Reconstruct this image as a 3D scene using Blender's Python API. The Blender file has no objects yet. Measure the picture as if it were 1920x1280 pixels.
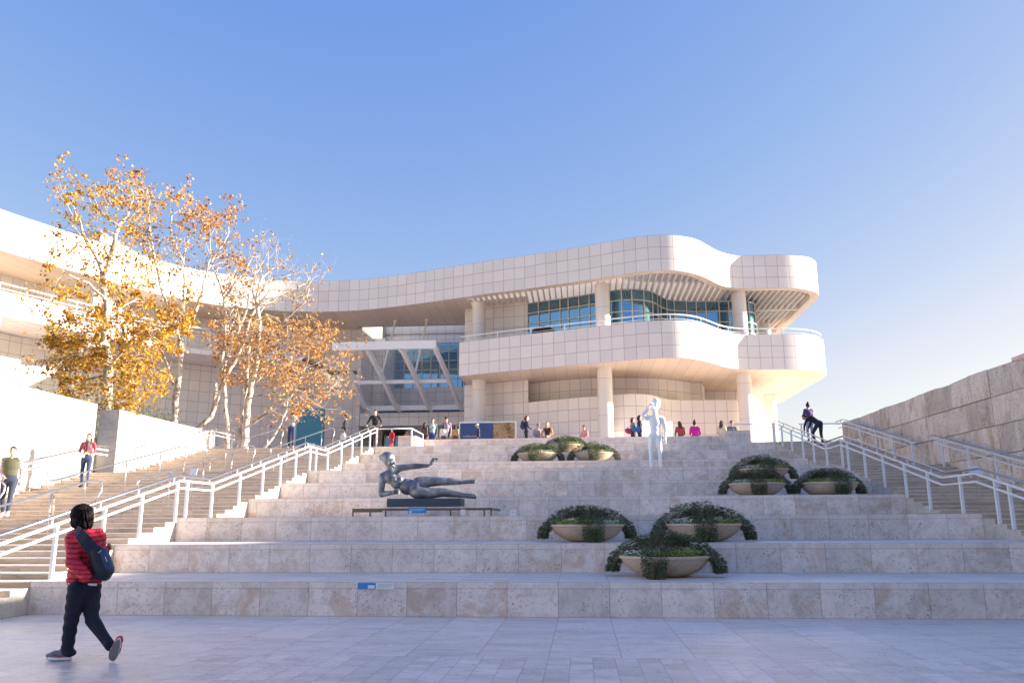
import bpy, bmesh, math, random
import numpy as np
from mathutils import Vector, Matrix, kdtree
sc = bpy.context.scene
COL = sc.collection
R = math.radians
random.seed(7)

# ------------------------------------------------------------------ camera
CF, CP, CY, CR, CZ = 1528.7, .216820, .0824939, -.00464, 1.391
cam = bpy.data.cameras.new('camera')
cam_o = bpy.data.objects.new('camera', cam)
COL.objects.link(cam_o)
_F = Vector((-math.sin(CY)*math.cos(CP), math.cos(CY)*math.cos(CP), math.sin(CP)))
_rt = Vector((math.cos(CY), math.sin(CY), 0))
_up = _rt.cross(_F)
_R = _rt*math.cos(CR) + _up*math.sin(CR)
_U = -_rt*math.sin(CR) + _up*math.cos(CR)
cam_o.matrix_world = Matrix(((_R.x, _U.x, -_F.x, 0), (_R.y, _U.y, -_F.y, 0), (_R.z, _U.z, -_F.z, CZ), (0, 0, 0, 1)))
cam.sensor_width = 36
cam.lens = CF/1920*36
cam.clip_start = .1
cam.clip_end = 3000
sc.camera = cam_o

def ray(x, y):
    return _F + _R*((x-960)/CF) - _U*((y-640)/CF)
def at(x, y, Y):
    d = ray(x, y)
    return Vector((0, 0, CZ)) + d*(Y/d.y)
def atz(x, y, z):
    d = ray(x, y)
    return Vector((0, 0, CZ)) + d*((z-CZ)/d.z)

# ------------------------------------------------------------------ light
SUN_AZ, SUN_EL = R(8), R(16)          # azimuth from +X towards +Y
world = bpy.data.worlds.new('World')
sc.world = world
world.use_nodes = True
wn = world.node_tree
bg = wn.nodes['Background']
sky = wn.nodes.new('ShaderNodeTexSky')
sky.sky_type = 'NISHITA'
sky.sun_disc = False
sky.sun_elevation = SUN_EL
sky.sun_rotation = R(82)
sky.altitude = 200
sky.air_density = 1.0
sky.dust_density = 1.0
sky.ozone_density = 1.0
# slight per-channel response so the clear winter sky has its deep blue top and pale horizon
sp_ = wn.nodes.new('ShaderNodeSeparateColor'); cb_ = wn.nodes.new('ShaderNodeCombineColor')
wn.links.new(sky.outputs[0], sp_.inputs[0])
for i_, (a_, g_) in enumerate(((.682, 1.15), (.83, .78), (1.977, .22))):
    pw = wn.nodes.new('ShaderNodeMath'); pw.operation = 'POWER'; wn.links.new(sp_.outputs[i_], pw.inputs[0]); pw.inputs[1].default_value = g_
    ml = wn.nodes.new('ShaderNodeMath'); ml.operation = 'MULTIPLY'; wn.links.new(pw.outputs[0], ml.inputs[0]); ml.inputs[1].default_value = a_
    _o = ml.outputs[0]
    if i_ == 0: _r = _o
    else: wn.links.new(_o, cb_.inputs[i_])
    if i_ == 1:
        gm = wn.nodes.new('ShaderNodeMath'); gm.operation = 'MULTIPLY'; wn.links.new(_o, gm.inputs[0]); gm.inputs[1].default_value = .95
        mn = wn.nodes.new('ShaderNodeMath'); mn.operation = 'MINIMUM'; wn.links.new(_r, mn.inputs[0]); wn.links.new(gm.outputs[0], mn.inputs[1]); wn.links.new(mn.outputs[0], cb_.inputs[0])
wn.links.new(cb_.outputs[0], bg.inputs[0])
bg.inputs[1].default_value = .096
sun_d = Vector((math.cos(SUN_AZ)*math.cos(SUN_EL), math.sin(SUN_AZ)*math.cos(SUN_EL), math.sin(SUN_EL)))
sl = bpy.data.lights.new('sun', 'SUN')
sl.energy = 4.8
sl.angle = R(.5)
sl.color = (1.0, .90, .79)
sun_o = bpy.data.objects.new('sun', sl)
sun_o.rotation_euler = (-sun_d).to_track_quat('-Z', 'Y').to_euler()
sun_o.location = (60, 0, 60)
COL.objects.link(sun_o)
sc.view_settings.view_transform = 'Standard'
sc.view_settings.look = 'None'
sc.view_settings.gamma = 1
sc.view_settings.exposure = 1.8
sc.cycles.max_bounces = 8
sc.cycles.diffuse_bounces = 4
sc.cycles.sample_clamp_indirect = 6

# ------------------------------------------------------------------ mesh builder
class MB:
    def __init__(s):
        s.v = []; s.f = []; s.uv = []; s.mi = []
    def face(s, pts, uvs=None, mi=0):
        n = len(s.v)
        pts = [tuple(p) for p in pts]
        s.v += pts
        s.f.append(tuple(range(n, n+len(pts))))
        if uvs is None:
            a, b, c = Vector(pts[0]), Vector(pts[1]), Vector(pts[2])
            nn = (b-a).cross(c-a)
            if len(pts) > 3 and nn.length < 1e-9:
                nn = (Vector(pts[2])-a).cross(Vector(pts[3])-a)
            ax, ay, az = abs(nn.x), abs(nn.y), abs(nn.z)
            if az >= ax and az >= ay: uvs = [(p[0], p[1]) for p in pts]
            elif ax > ay: uvs = [(p[1], p[2]) for p in pts]
            else: uvs = [(p[0], p[2]) for p in pts]
        s.uv += list(uvs)
        s.mi.append(mi)
    def box(s, x0, x1, y0, y1, z0, z1, mi=0, skip='', M=None):
        P = [(x0,y0,z0),(x1,y0,z0),(x1,y1,z0),(x0,y1,z0),(x0,y0,z1),(x1,y0,z1),(x1,y1,z1),(x0,y1,z1)]
        F = {'b':(0,3,2,1),'t':(4,5,6,7),'f':(0,1,5,4),'k':(2,3,7,6),'l':(3,0,4,7),'r':(1,2,6,5)}
        for k, q in F.items():
            if k in skip: continue
            pts = [Vector(P[i]) for i in q]
            if M is not None:
                uv = None
                a = pts
                if k in 'bt': uv = [(p.x, p.y) for p in a]
                elif k in 'fk': uv = [(p.x, p.z) for p in a]
                else: uv = [(p.y, p.z) for p in a]
                s.face([M @ p for p in pts], uv, mi)
            else:
                s.face(pts, None, mi)
    def bar(s, p0, p1, w, h, mi=0, upv=(0,0,1)):
        p0, p1 = Vector(p0), Vector(p1)
        d = (p1-p0); L = d.length; d.normalize()
        u = Vector(upv)
        r = d.cross(u)
        if r.length < 1e-4: r = d.cross(Vector((0,1,0)))
        r.normalize(); u = r.cross(d)
        M = Matrix(((r.x,d.x,u.x,p0.x),(r.y,d.y,u.y,p0.y),(r.z,d.z,u.z,p0.z),(0,0,0,1)))
        s.box(-w/2, w/2, 0, L, -h/2, h/2, mi, M=M)
    def tube(s, pts, rad, n=8, mi=0, caps=True, uv0=0.0):
        pts = [Vector(p) for p in pts]
        if not hasattr(rad, '__len__'): rad = [rad]*len(pts)
        rings = []
        prev = None
        base = len(s.v)
        L = 0; Ls = []
        for i, p in enumerate(pts):
            if i: L += (p-pts[i-1]).length
            Ls.append(L)
            t = (pts[min(i+1, len(pts)-1)] - pts[max(i-1, 0)])
            if t.length < 1e-9: t = Vector((0,0,1))
            t.normalize()
            if prev is None:
                a = t.cross(Vector((0,0,1)))
                if a.length < .05: a = t.cross(Vector((1,0,0)))
                a.normalize()
            else:
                a = prev - t*prev.dot(t)
                if a.length < 1e-6: a = t.cross(Vector((1,0,0)))
                a.normalize()
            prev = a
            b = t.cross(a)
            for k in range(n):
                an = 2*math.pi*k/n
                q = p + (a*math.cos(an)+b*math.sin(an))*rad[i]
                s.v.append((q.x,q.y,q.z))
        for i in range(len(pts)-1):
            for k in range(n):
                k2 = (k+1) % n
                s.f.append((base+i*n+k, base+i*n+k2, base+(i+1)*n+k2, base+(i+1)*n+k))
                u0 = 2*math.pi*rad[i]*k/n; u1 = 2*math.pi*rad[i]*(k+1)/n
                s.uv += [(u0,Ls[i]+uv0),(u1,Ls[i]+uv0),(u1,Ls[i+1]+uv0),(u0,Ls[i+1]+uv0)]
                s.mi.append(mi)
        if caps:
            s.f.append(tuple(base+k for k in range(n))[::-1]); s.uv += [(0,0)]*n; s.mi.append(mi)
            e = base+(len(pts)-1)*n
            s.f.append(tuple(e+k for k in range(n))); s.uv += [(0,0)]*n; s.mi.append(mi)
    def lathe(s, prof, c=(0,0,0), n=32, mi=0):
        base = len(s.v); c = Vector(c)
        for r_, z in prof:
            for k in range(n):
                an = 2*math.pi*k/n
                s.v.append((c.x+r_*math.cos(an), c.y+r_*math.sin(an), c.z+z))
        for i in range(len(prof)-1):
            for k in range(n):
                k2 = (k+1) % n
                s.f.append((base+i*n+k, base+i*n+k2, base+(i+1)*n+k2, base+(i+1)*n+k))
                r_ = max(prof[i][0], prof[i+1][0], .05)
                s.uv += [(k/n*6.283*r_,prof[i][1]),((k+1)/n*6.283*r_,prof[i][1]),((k+1)/n*6.283*r_,prof[i+1][1]),(k/n*6.283*r_,prof[i+1][1])]
                s.mi.append(mi)
    def ell(s, c, rx, ry, rz, M=None, n=14, m=9, mi=0):
        base = len(s.v); c = Vector(c)
        for i in range(m+1):
            th = math.pi*i/m
            for k in range(n):
                an = 2*math.pi*k/n
                q = Vector((rx*math.sin(th)*math.cos(an), ry*math.sin(th)*math.sin(an), rz*math.cos(th)))
                if M is not None: q = M @ q
                q += c
                s.v.append((q.x,q.y,q.z))
        for i in range(m):
            for k in range(n):
                k2 = (k+1) % n
                s.f.append((base+i*n+k, base+(i+1)*n+k, base+(i+1)*n+k2, base+i*n+k2))
                s.uv += [(0,0)]*4
                s.mi.append(mi)
    def strip(s, pts, z0, z1, mi=0, u0=0.0, zu=None):
        """vertical band over a plan polyline, uv = arc length, height"""
        u = u0
        for i in range(len(pts)-1):
            a, b = pts[i], pts[i+1]
            L = math.hypot(b[0]-a[0], b[1]-a[1])
            s.face([(a[0],a[1],z0),(b[0],b[1],z0),(b[0],b[1],z1),(a[0],a[1],z1)],
                   [(u,z0),(u+L,z0),(u+L,z1),(u,z1)], mi)
            u += L
    def build(s, name, mats, parent=None, smooth=False, merge=False, loc=None):
        me = bpy.data.meshes.new(name)
        me.from_pydata(s.v, [], s.f)
        uvl = me.uv_layers.new(name='UVMap')
        flat = np.array(s.uv, dtype=np.float32).ravel()
        if len(flat) == len(me.loops)*2:
            uvl.data.foreach_set('uv', flat)
        if not isinstance(mats, (list, tuple)): mats = [mats]
        for m in mats: me.materials.append(m)
        me.polygons.foreach_set('material_index', s.mi)
        if merge:
            b = bmesh.new(); b.from_mesh(me)
            bmesh.ops.remove_doubles(b, verts=b.verts, dist=1e-4)
            b.to_mesh(me); b.free()
        if smooth:
            me.polygons.foreach_set('use_smooth', [True]*len(me.polygons))
            if smooth != 'all':
                try: me.set_sharp_from_angle(angle=R(40))
                except Exception: pass
        me.update()
        o = bpy.data.objects.new(name, me)
        COL.objects.link(o)
        if parent is not None: o.parent = parent
        return o

def tag(o, label=None, cat=None, group=None, kind=None):
    if label: o['label'] = label
    if cat: o['category'] = cat
    if group: o['group'] = group
    if kind: o['kind'] = kind
    return o
def empty(name, loc=(0,0,0), rz=0, label=None, cat=None, group=None):
    o = bpy.data.objects.new(name, None)
    o.empty_display_size = .2
    COL.objects.link(o)
    o.location = loc; o.rotation_euler = (0,0,rz)
    return tag(o, label, cat, group)
def copy_tree(o, parent=None):
    c = o.copy(); COL.objects.link(c); c.parent = parent
    for ch in list(o.children): copy_tree(ch, c)
    return c

# ------------------------------------------------------------------ node materials
class NT:
    def __init__(s, name):
        s.m = bpy.data.materials.new(name); s.m.use_nodes = True
        s.t = s.m.node_tree; s.b = s.t.nodes['Principled BSDF']; s.out = s.t.nodes['Material Output']
        s.tc = s.t.nodes.new('ShaderNodeTexCoord')
        sx = s.t.nodes.new('ShaderNodeSeparateXYZ'); s.t.links.new(s.tc.outputs['UV'], sx.inputs[0])
        s.u, s.v = sx.outputs[0], sx.outputs[1]
        s.obj = s.tc.outputs['Object']
    def lk(s, a, b): s.t.links.new(a, b)
    def put(s, sock, x):
        if hasattr(x, 'node'): s.lk(x, sock)
        else: sock.default_value = x
    def M(s, op, a, b=0.0, c=0.0, clamp=False):
        n = s.t.nodes.new('ShaderNodeMath'); n.operation = op; n.use_clamp = clamp
        s.put(n.inputs[0], a); s.put(n.inputs[1], b); s.put(n.inputs[2], c)
        return n.outputs[0]
    def sstep(s, x, e0, e1):
        n = s.t.nodes.new('ShaderNodeMapRange'); n.interpolation_type = 'SMOOTHSTEP'
        s.put(n.inputs[0], x); n.inputs[1].default_value = e0; n.inputs[2].default_value = e1
        return n.outputs[0]
    def vec(s, x, y, z=0.0):
        n = s.t.nodes.new('ShaderNodeCombineXYZ')
        s.put(n.inputs[0], x); s.put(n.inputs[1], y); s.put(n.inputs[2], z)
        return n.outputs[0]
    def vm(s, op, a, b):
        n = s.t.nodes.new('ShaderNodeVectorMath'); n.operation = op
        s.put(n.inputs[0], a)
        if hasattr(b, 'node') or isinstance(b, tuple): s.put(n.inputs[1], b)
        else: n.inputs[3].default_value = b
        return n.outputs[0]
    def noise(s, vec, scale, det=4, rough=.55, dist=0.0, col=False):
        n = s.t.nodes.new('ShaderNodeTexNoise')
        s.lk(vec, n.inputs['Vector']); n.inputs['Scale'].default_value = scale
        n.inputs['Detail'].default_value = det; n.inputs['Roughness'].default_value = rough
        n.inputs['Distortion'].default_value = dist
        return n.outputs[1 if col else 0]
    def white(s, vec):
        n = s.t.nodes.new('ShaderNodeTexWhiteNoise'); n.noise_dimensions = '3D'
        s.lk(vec, n.inputs['Vector'])
        return n.outputs[0], n.outputs[1]
    def mix(s, f, a, b, mode='MIX'):
        n = s.t.nodes.new('ShaderNodeMix'); n.data_type = 'RGBA'; n.blend_type = mode
        s.put(n.inputs[0], f)
        for i, x in ((6, a), (7, b)):
            if hasattr(x, 'node'): s.lk(x, n.inputs[i])
            else: n.inputs[i].default_value = (x[0], x[1], x[2], 1)
        return n.outputs[2]
    def ramp(s, f, stops, interp='LINEAR'):
        n = s.t.nodes.new('ShaderNodeValToRGB'); n.color_ramp.interpolation = interp
        s.put(n.inputs[0], f)
        e = n.color_ramp.elements
        while len(e) < len(stops): e.new(.5)
        for q, (p, c) in zip(e, stops):
            q.position = p; q.color = (c[0], c[1], c[2], 1)
        return n.outputs[0]
    def bump(s, h, strength=.3, dist=.02):
        n = s.t.nodes.new('ShaderNodeBump'); n.inputs['Strength'].default_value = strength
        n.inputs['Distance'].default_value = dist
        s.lk(h, n.inputs['Height']); s.lk(n.outputs[0], s.b.inputs['Normal'])
    def fin(s, color=None, rough=.6, metal=0.0, spec=None):
        if color is not None:
            if hasattr(color, 'node'): s.lk(color, s.b.inputs['Base Color'])
            else: s.b.inputs['Base Color'].default_value = (color[0], color[1], color[2], 1)
        s.put(s.b.inputs['Roughness'], rough)
        s.b.inputs['Metallic'].default_value = metal
        if spec is not None: s.b.inputs['Specular IOR Level'].default_value = spec
        return s.m

def plain(name, color, rough=.6, metal=0.0, var=.12, scale=6.0, spec=None, bump=0.0):
    n = NT(name)
    nz = n.noise(n.obj, scale, 4)
    k = n.M('MULTIPLY_ADD', nz, var*2, 1-var)
    c = n.vm('SCALE', (color[0], color[1], color[2]), 1.0)
    c.node.inputs[3].default_value = 1.0
    n.lk(k, c.node.inputs[3])
    if bump: n.bump(n.noise(n.obj, scale*6, 3), bump, .01)
    return n.fin(c, rough, metal, spec)

def joints(n, u, v, pu, pv, w, vo=0.0):
    """returns (mask 1 on joint, cell id u, cell id v)"""
    def one(x, p):
        q = n.M('DIVIDE', x, p)
        fr = n.M('FRACT', q)
        d = n.M('MULTIPLY', n.M('MINIMUM', fr, n.M('SUBTRACT', 1.0, fr)), p)
        return n.M('SUBTRACT', 1.0, n.sstep(d, w*.35, w)), n.M('FLOOR', q)
    mu, iu = one(u, pu) if pu else (None, None)
    if vo: v = n.M('ADD', v, vo)
    mv, iv = one(v, pv) if pv else (None, None)
    if mu is None: return mv, 0.0, iv
    if mv is None: return mu, iu, 0.0
    return n.M('MAXIMUM', mu, mv), iu, iv

def travertine(name, ca, cb, pu=.762, pv=.5, jw=.006, coping=None, var=.13, pits=.85, streak=False, rough=.62, stain=.6, bump=.3, offu=0.378, stag=0.0, jdark=.45, vo=0.0, clear=0.0):
    n = NT(name)
    u = n.M('ADD', n.u, offu)
    v = n.v
    if stag:
        row = n.M('FLOOR', n.M('DIVIDE', v, pv))
        rw, _ = n.white(n.vec(row, 3.3, 1.7))
        u = n.M('MULTIPLY_ADD', rw, stag, u)
    mask, iu, iv = joints(n, u, v, pu, pv, jw, vo)
    wv, wc = n.white(n.vec(iu, iv, 5.5))
    # every block carries its own piece of the pattern
    p = n.vm('ADD', n.obj, n.vm('SCALE', wc, 23.0))
    if streak:
        sxyz = n.t.nodes.new('ShaderNodeMapping'); n.lk(p, sxyz.inputs[0]); sxyz.inputs[3].default_value = streak
        big = n.noise(sxyz.outputs[0], 2.2, 6, .6, .6)
        fine = n.noise(sxyz.outputs[0], 13.0, 5, .65, .4)
    else:
        big = n.noise(p, 3.4, 7, .66, .25)
        fine = n.noise(p, 17.0, 6, .72, .3)
    c = n.ramp(big, [(.30, [x*.90 for x in cb]), (.44, [(x+y)/2 for x, y in zip(ca, cb)]), (.56, ca), (.75, [x*1.05 for x in ca])])
    c = n.mix(n.M('MULTIPLY', n.sstep(fine, .50, .68), .55), c, [x*.66 for x in cb])
    # warm rusty clouds in part of the blocks
    st = n.noise(p, 2.2, 6, .65, .6)
    wsel, _ = n.white(n.vec(iu, iv, 9.1))
    sm = n.M('MULTIPLY', n.M('MULTIPLY', n.sstep(st, .48, .62), n.sstep(wsel, .25, .8)), stain)
    c = n.mix(sm, c, (ca[0]*.72, ca[1]*.55, ca[2]*.42))
    # pits and fissures gathered in patches
    pn = n.noise(p, 34.0, 3, .6, .8)
    patch = n.sstep(n.noise(p, 2.6, 3, .5, .6), .48, .64)
    pit = n.M('MULTIPLY', n.sstep(pn, .57, .65), n.M('MULTIPLY_ADD', patch, .95, .05))
    fis = n.noise(p, 14.0, 5, .7, 2.2)
    pit = n.M('MAXIMUM', pit, n.M('MULTIPLY', n.sstep(fis, .60, .66), n.M('MULTIPLY', n.sstep(wsel, .3, .9), .8)))
    c = n.mix(n.M('MULTIPLY', pit, pits), c, (ca[0]*.30, ca[1]*.26, ca[2]*.22))
    k = n.M('MULTIPLY_ADD', wv, var*2, 1-var)
    sc_ = n.vm('SCALE', c, 1.0); n.lk(k, sc_.node.inputs[3]); c = sc_
    if coping is not None:
        zz = n.M('FRACT', n.M('DIVIDE', n.M('ADD', n.v, vo), pv))
        d = n.M('ABSOLUTE', n.M('SUBTRACT', zz, 1-coping/pv))
        cm = n.M('MULTIPLY', n.M('SUBTRACT', 1.0, n.sstep(d, .003, .014)), .75)
        mask = n.M('MAXIMUM', mask, cm)
        above = n.sstep(zz, 1-coping/pv-.001, 1-coping/pv+.001)
        c = n.mix(n.M('MULTIPLY', above, .35), c, [x*1.0 for x in ca])
    c = n.mix(n.M('MULTIPLY', mask, 1-jdark), c, (.10, .075, .06))
    h = n.M('SUBTRACT', n.M('SUBTRACT', n.M('MULTIPLY', fine, .25), pit), n.M('MULTIPLY', mask, 1.5))
    n.bump(h, bump, .012)
    if clear:
        rr = n.M('MULTIPLY_ADD', big, .25, rough-.1)
        return n.fin(c, rr)
    return n.fin(c, rough)

def panel(name, c, pu=.762, pv=.762, jw=.017, vo=0.0, uo=0.0, rough=.38, var=.05, jc=(.16,.13,.12)):
    n = NT(name)
    u = n.M('ADD', n.u, uo)
    mask, iu, iv = joints(n, u, n.v, pu, pv, jw, vo)
    wv, wc = n.white(n.vec(iu, iv, 2.5))
    nz = n.noise(n.obj, .9, 5, .6)
    k = n.M('ADD', n.M('MULTIPLY_ADD', wv, var*2, 1-var), n.M('MULTIPLY_ADD', nz, .10, -.05))
    s_ = n.vm('SCALE', (c[0], c[1], c[2]), 1.0); n.lk(k, s_.node.inputs[3])
    col = n.mix(n.M('MULTIPLY', mask, .8), s_, jc)
    n.bump(n.M('SUBTRACT', n.M('MULTIPLY', nz, .2), mask), .25, .01)
    return n.fin(col, rough)

MAT = {}
TA, TB = (.84,.73,.65), (.64,.54,.47)
MAT['terrace'] = travertine('terrace_travertine', TA, TB, coping=.095)
MAT['tread'] = travertine('tread_travertine', (.78,.70,.64), (.66,.58,.53), pu=.762, pv=1.143, streak=(.35,1.6,1), pits=.35, stain=.15, var=.07, rough=.45, bump=.12)
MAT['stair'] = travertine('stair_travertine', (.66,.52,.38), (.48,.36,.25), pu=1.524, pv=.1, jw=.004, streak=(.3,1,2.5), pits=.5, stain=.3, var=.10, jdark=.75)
MAT['pave_big'] = travertine('plaza_slab_travertine', (.86,.73,.67), (.70,.59,.54), pu=.762, pv=6.0, jw=.007, jdark=.5, streak=(.28,1.5,1), pits=.8, stain=.12, var=.07, rough=.40, bump=.10, vo=2.0, clear=1)
MAT['pave'] = travertine('plaza_tile_travertine', (.86,.73,.67), (.67,.56,.51), pu=.2286, pv=.762, streak=(.45,1.2,1), pits=.75, stain=.3, var=.10, rough=.38, bump=.12, stag=0, jdark=.66, jw=.007, clear=1)
MAT['wall_lit'] = travertine('smooth_wall_travertine', (.60,.55,.49), (.50,.45,.39), pu=1.524, pv=.762, jw=.009, pits=.25, stain=.15, var=.05, stag=.762)
MAT['cleft'] = travertine('cleft_travertine', (.44,.375,.30), (.29,.235,.175), pu=1.0e3, pv=1.0e3, pits=.75, stain=.75, var=.0, streak=(1,1,.45), bump=.8, rough=.85)
PC = (.76,.70,.655)
MAT['panel'] = panel('enamel_panel', PC)
MAT['panel_roof'] = panel('enamel_panel_roof_band', PC, vo=-16.164+.762*30)
MAT['panel_balc'] = panel('enamel_panel_balcony', PC, vo=-10.72+.762*30)
MAT['panel_low'] = panel('enamel_panel_lower_wall', PC, vo=-9.176+.762*30)
MAT['soffit'] = panel('soffit_panel', (.74,.60,.47), pu=.762, pv=9.0, rough=.55, jw=.010)  # base colour warmed to carry the bounce light from sunlit balcony floors
MAT['column'] = panel('column_enamel', (.74,.68,.62), pu=100, pv=2.286, vo=1.4, uo=50, jw=.012)
MAT['white'] = plain('white_painted_steel', (.80,.80,.80), .35, var=.05)
MAT['steel'] = plain('brushed_handrail_steel', (.42,.42,.44), .28, .9, var=.1)
MAT['brass'] = plain('warm_handrail_metal', (.62,.48,.36), .3, .7, var=.1)
MAT['roofing'] = plain('pale_roof_gravel', (.45,.43,.40), .9)
MAT['louver'] = plain('louver_beige', (.80,.68,.58), .45, var=.08)
MAT['mullion'] = plain('mullion_cream', (.60,.55,.45), .4, var=.05)

def glass_mat(name, tint, refl=.55):
    n = NT(name)
    nz = n.noise(n.obj, 1.3, 3)
    g = n.t.nodes.new('ShaderNodeBsdfGlossy'); g.inputs['Roughness'].default_value = .015
    g.inputs['Color'].default_value = (.26,.58,.92,1)
    bmp = n.t.nodes.new('ShaderNodeBump'); bmp.inputs['Strength'].default_value = .02; n.lk(n.noise(n.obj,.7,2), bmp.inputs['Height']); n.lk(bmp.outputs[0], g.inputs['Normal'])
    mx = n.t.nodes.new('ShaderNodeMixShader'); mx.inputs[0].default_value = refl
    n.fin(n.mix(nz, [x*.6 for x in tint], tint), .1)
    n.lk(n.b.outputs[0], mx.inputs[1]); n.lk(g.outputs[0], mx.inputs[2]); n.lk(mx.outputs[0], n.out.inputs[0])
    return n.m
MAT['glass'] = glass_mat('blue_green_window_glass', (.035,.06,.055))
MAT['doorglass'] = glass_mat('green_door_glass', (.05,.12,.075), .25)

# ------------------------------------------------------------------ plan data
Y1 = 12.695
T = [0, Y1] + [Y1+d for d in (2.286,4.572,8.382,10.668,12.954,16.764,19.05,21.336)]   # riser k at T[k], top z = .5k
XL, XR = -8.68, 7.92
WL, WR = -16.0, 11.0
PZ = 4.5

# ---- ground, pavement
g = MB(); g.face([(-700,-300,-.004),(700,-300,-.004),(700,1200,-.004),(-700,1200,-.004)])
tag(g.build('terrain', plain('hill_ground', (.20,.18,.13), .95, scale=.2)), kind='structure')
g = MB(); g.face([(-40,-12,0),(30,-12,0),(30,9.05,0),(-40,9.05,0)])
tag(g.build('pavement', MAT['pave']), kind='structure')
g = MB(); g.face([(-40,9.05,.0),(30,9.05,.0),(30,Y1+.3,.0),(-40,Y1+.3,.0)])
tag(g.build('paving_border', MAT['pave_big']), kind='structure')

# ---- terraces
t = MB()
for k in range(1, 10):
    y = T[k]; z0 = .5*(k-1); z1 = .5*k
    yn = T[k+1] if k < 9 else T[9]+.02
    if k <= 9: 
        off = 0 if k <= 3 else (k*37 % 5)*.15
        t.face([(XL,y,z0),(XR,y,z0),(XR,y,z1),(XL,y,z1)], [(XL+off,z0),(XR+off,z0),(XR+off,z1),(XL+off,z1)], 0)
    t.face([(XL,y,z1),(XR,y,z1),(XR,yn,z1),(XL,yn,z1)], None, 1)
    t.face([(XL,yn,z1),(XL,yn,0),(XL,y,0),(XL,y,z1)], None, 0)
    t.face([(XR,y,z1),(XR,y,0),(XR,yn,0),(XR,yn,z1)], None, 0)
tag(t.build('stepped_terrace', [MAT['terrace'], MAT['tread']]), kind='structure')

# ---- side stairs: 5 risers of .1 per terrace, treads .457
RISE = []
for k in range(1, 10):
    for j in range(5):
        RISE.append(T[k]-(4-j)*.457)
def stair_z(y):
    return .1*sum(1 for q in RISE if q <= y+1e-6)
def stairs(x0, x1):
    s = MB(); z = 0.0
    for i, y in enumerate(RISE):
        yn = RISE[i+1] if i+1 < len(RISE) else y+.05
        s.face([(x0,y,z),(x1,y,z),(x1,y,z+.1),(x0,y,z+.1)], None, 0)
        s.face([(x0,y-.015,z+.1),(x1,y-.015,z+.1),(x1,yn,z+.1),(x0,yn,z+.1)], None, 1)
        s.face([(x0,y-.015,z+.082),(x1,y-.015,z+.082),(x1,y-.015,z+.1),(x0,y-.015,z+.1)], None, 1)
        for x in (x0, x1):
            s.face([(x,y,0),(x,yn,0),(x,yn,z+.1),(x,y,z+.1)], None, 2)
        z += .1
    tag(s.build('stairs', [MAT['stair'], MAT['tread'], MAT['wall_lit']]), kind='structure')
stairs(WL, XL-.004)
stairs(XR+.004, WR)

# ---- upper plaza
u = MB(); u.box(-70, 70, T[9]+.02, 110, 0, PZ-.002, skip='b')
tag(u.build('upper_plaza', [MAT['pave_big']]), kind='structure')

u = MB(); u.box(-70, WL-.70, 6, T[9]+.01, 0, 3.2, skip='b')
tag(u.build('planting_ground', [plain('bark_mulch', (.10,.07,.045), .95, bump=.5)]), kind='structure')
# ---- walls of the side stairs
def simple_wall(name, boxes, mat, label, cat, **kw):
    m = MB()
    for b in boxes: m.box(*b)
    o = m.build(name, mat)
    bv = o.modifiers.new('bevel', 'BEVEL'); bv.width = .02; bv.segments = 2; bv.limit_method = 'ANGLE'
    return tag(o, label, cat, **kw)
simple_wall('stone_wall', [(WL-.66, WL, 4, 25.75, -.1, 5.26)], MAT['wall_lit'], 'sunlit pale stone wall along the lower left stairs, in front of the gap', 'wall')
simple_wall('stone_wall', [(WL-.72, WL, 27.1, 34.7, 2.9, 5.26)], MAT['wall_lit'], 'sunlit pale stone wall with a grey end face, beyond the gap by the upper left stairs', 'wall')
simple_wall('stone_wall', [(-26, WL-.72, 26.6, 27.09, 0, 3.9)], MAT['wall_lit'], 'low inner retaining wall seen through the gap in the left stone wall', 'wall')
simple_wall('low_wall', [(-11.5, -8.86, 12.0, Y1-.46, 0, .43),(-11.5,-9.35,11.35,12.0,0,.42)], MAT['wall_lit'], 'low pale stone block wall at the foot of the left stairs', 'wall')
xa, xb = at(747,820,34.5).x, at(780,820,34.5).x
simple_wall('parapet_wall', [(xb, at(1376,820,34.5).x, 36.3, 36.85, PZ, 5.0)], MAT['terrace'], 'long low travertine seat wall along the top of the terraces', 'wall')
simple_wall('parapet_wall', [(xa, xb, 34.45, 36.6, PZ, 4.98)], MAT['terrace'], 'left end block of the seat wall, one face bright in the sun', 'wall')
simple_wall('parapet_wall', [(at(1362,820,34.5).x, at(1408,820,34.5).x, 34.6, 36.28, PZ, 5.03)], MAT['terrace'], 'right end block of the seat wall, grey in the shade', 'wall')

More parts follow.
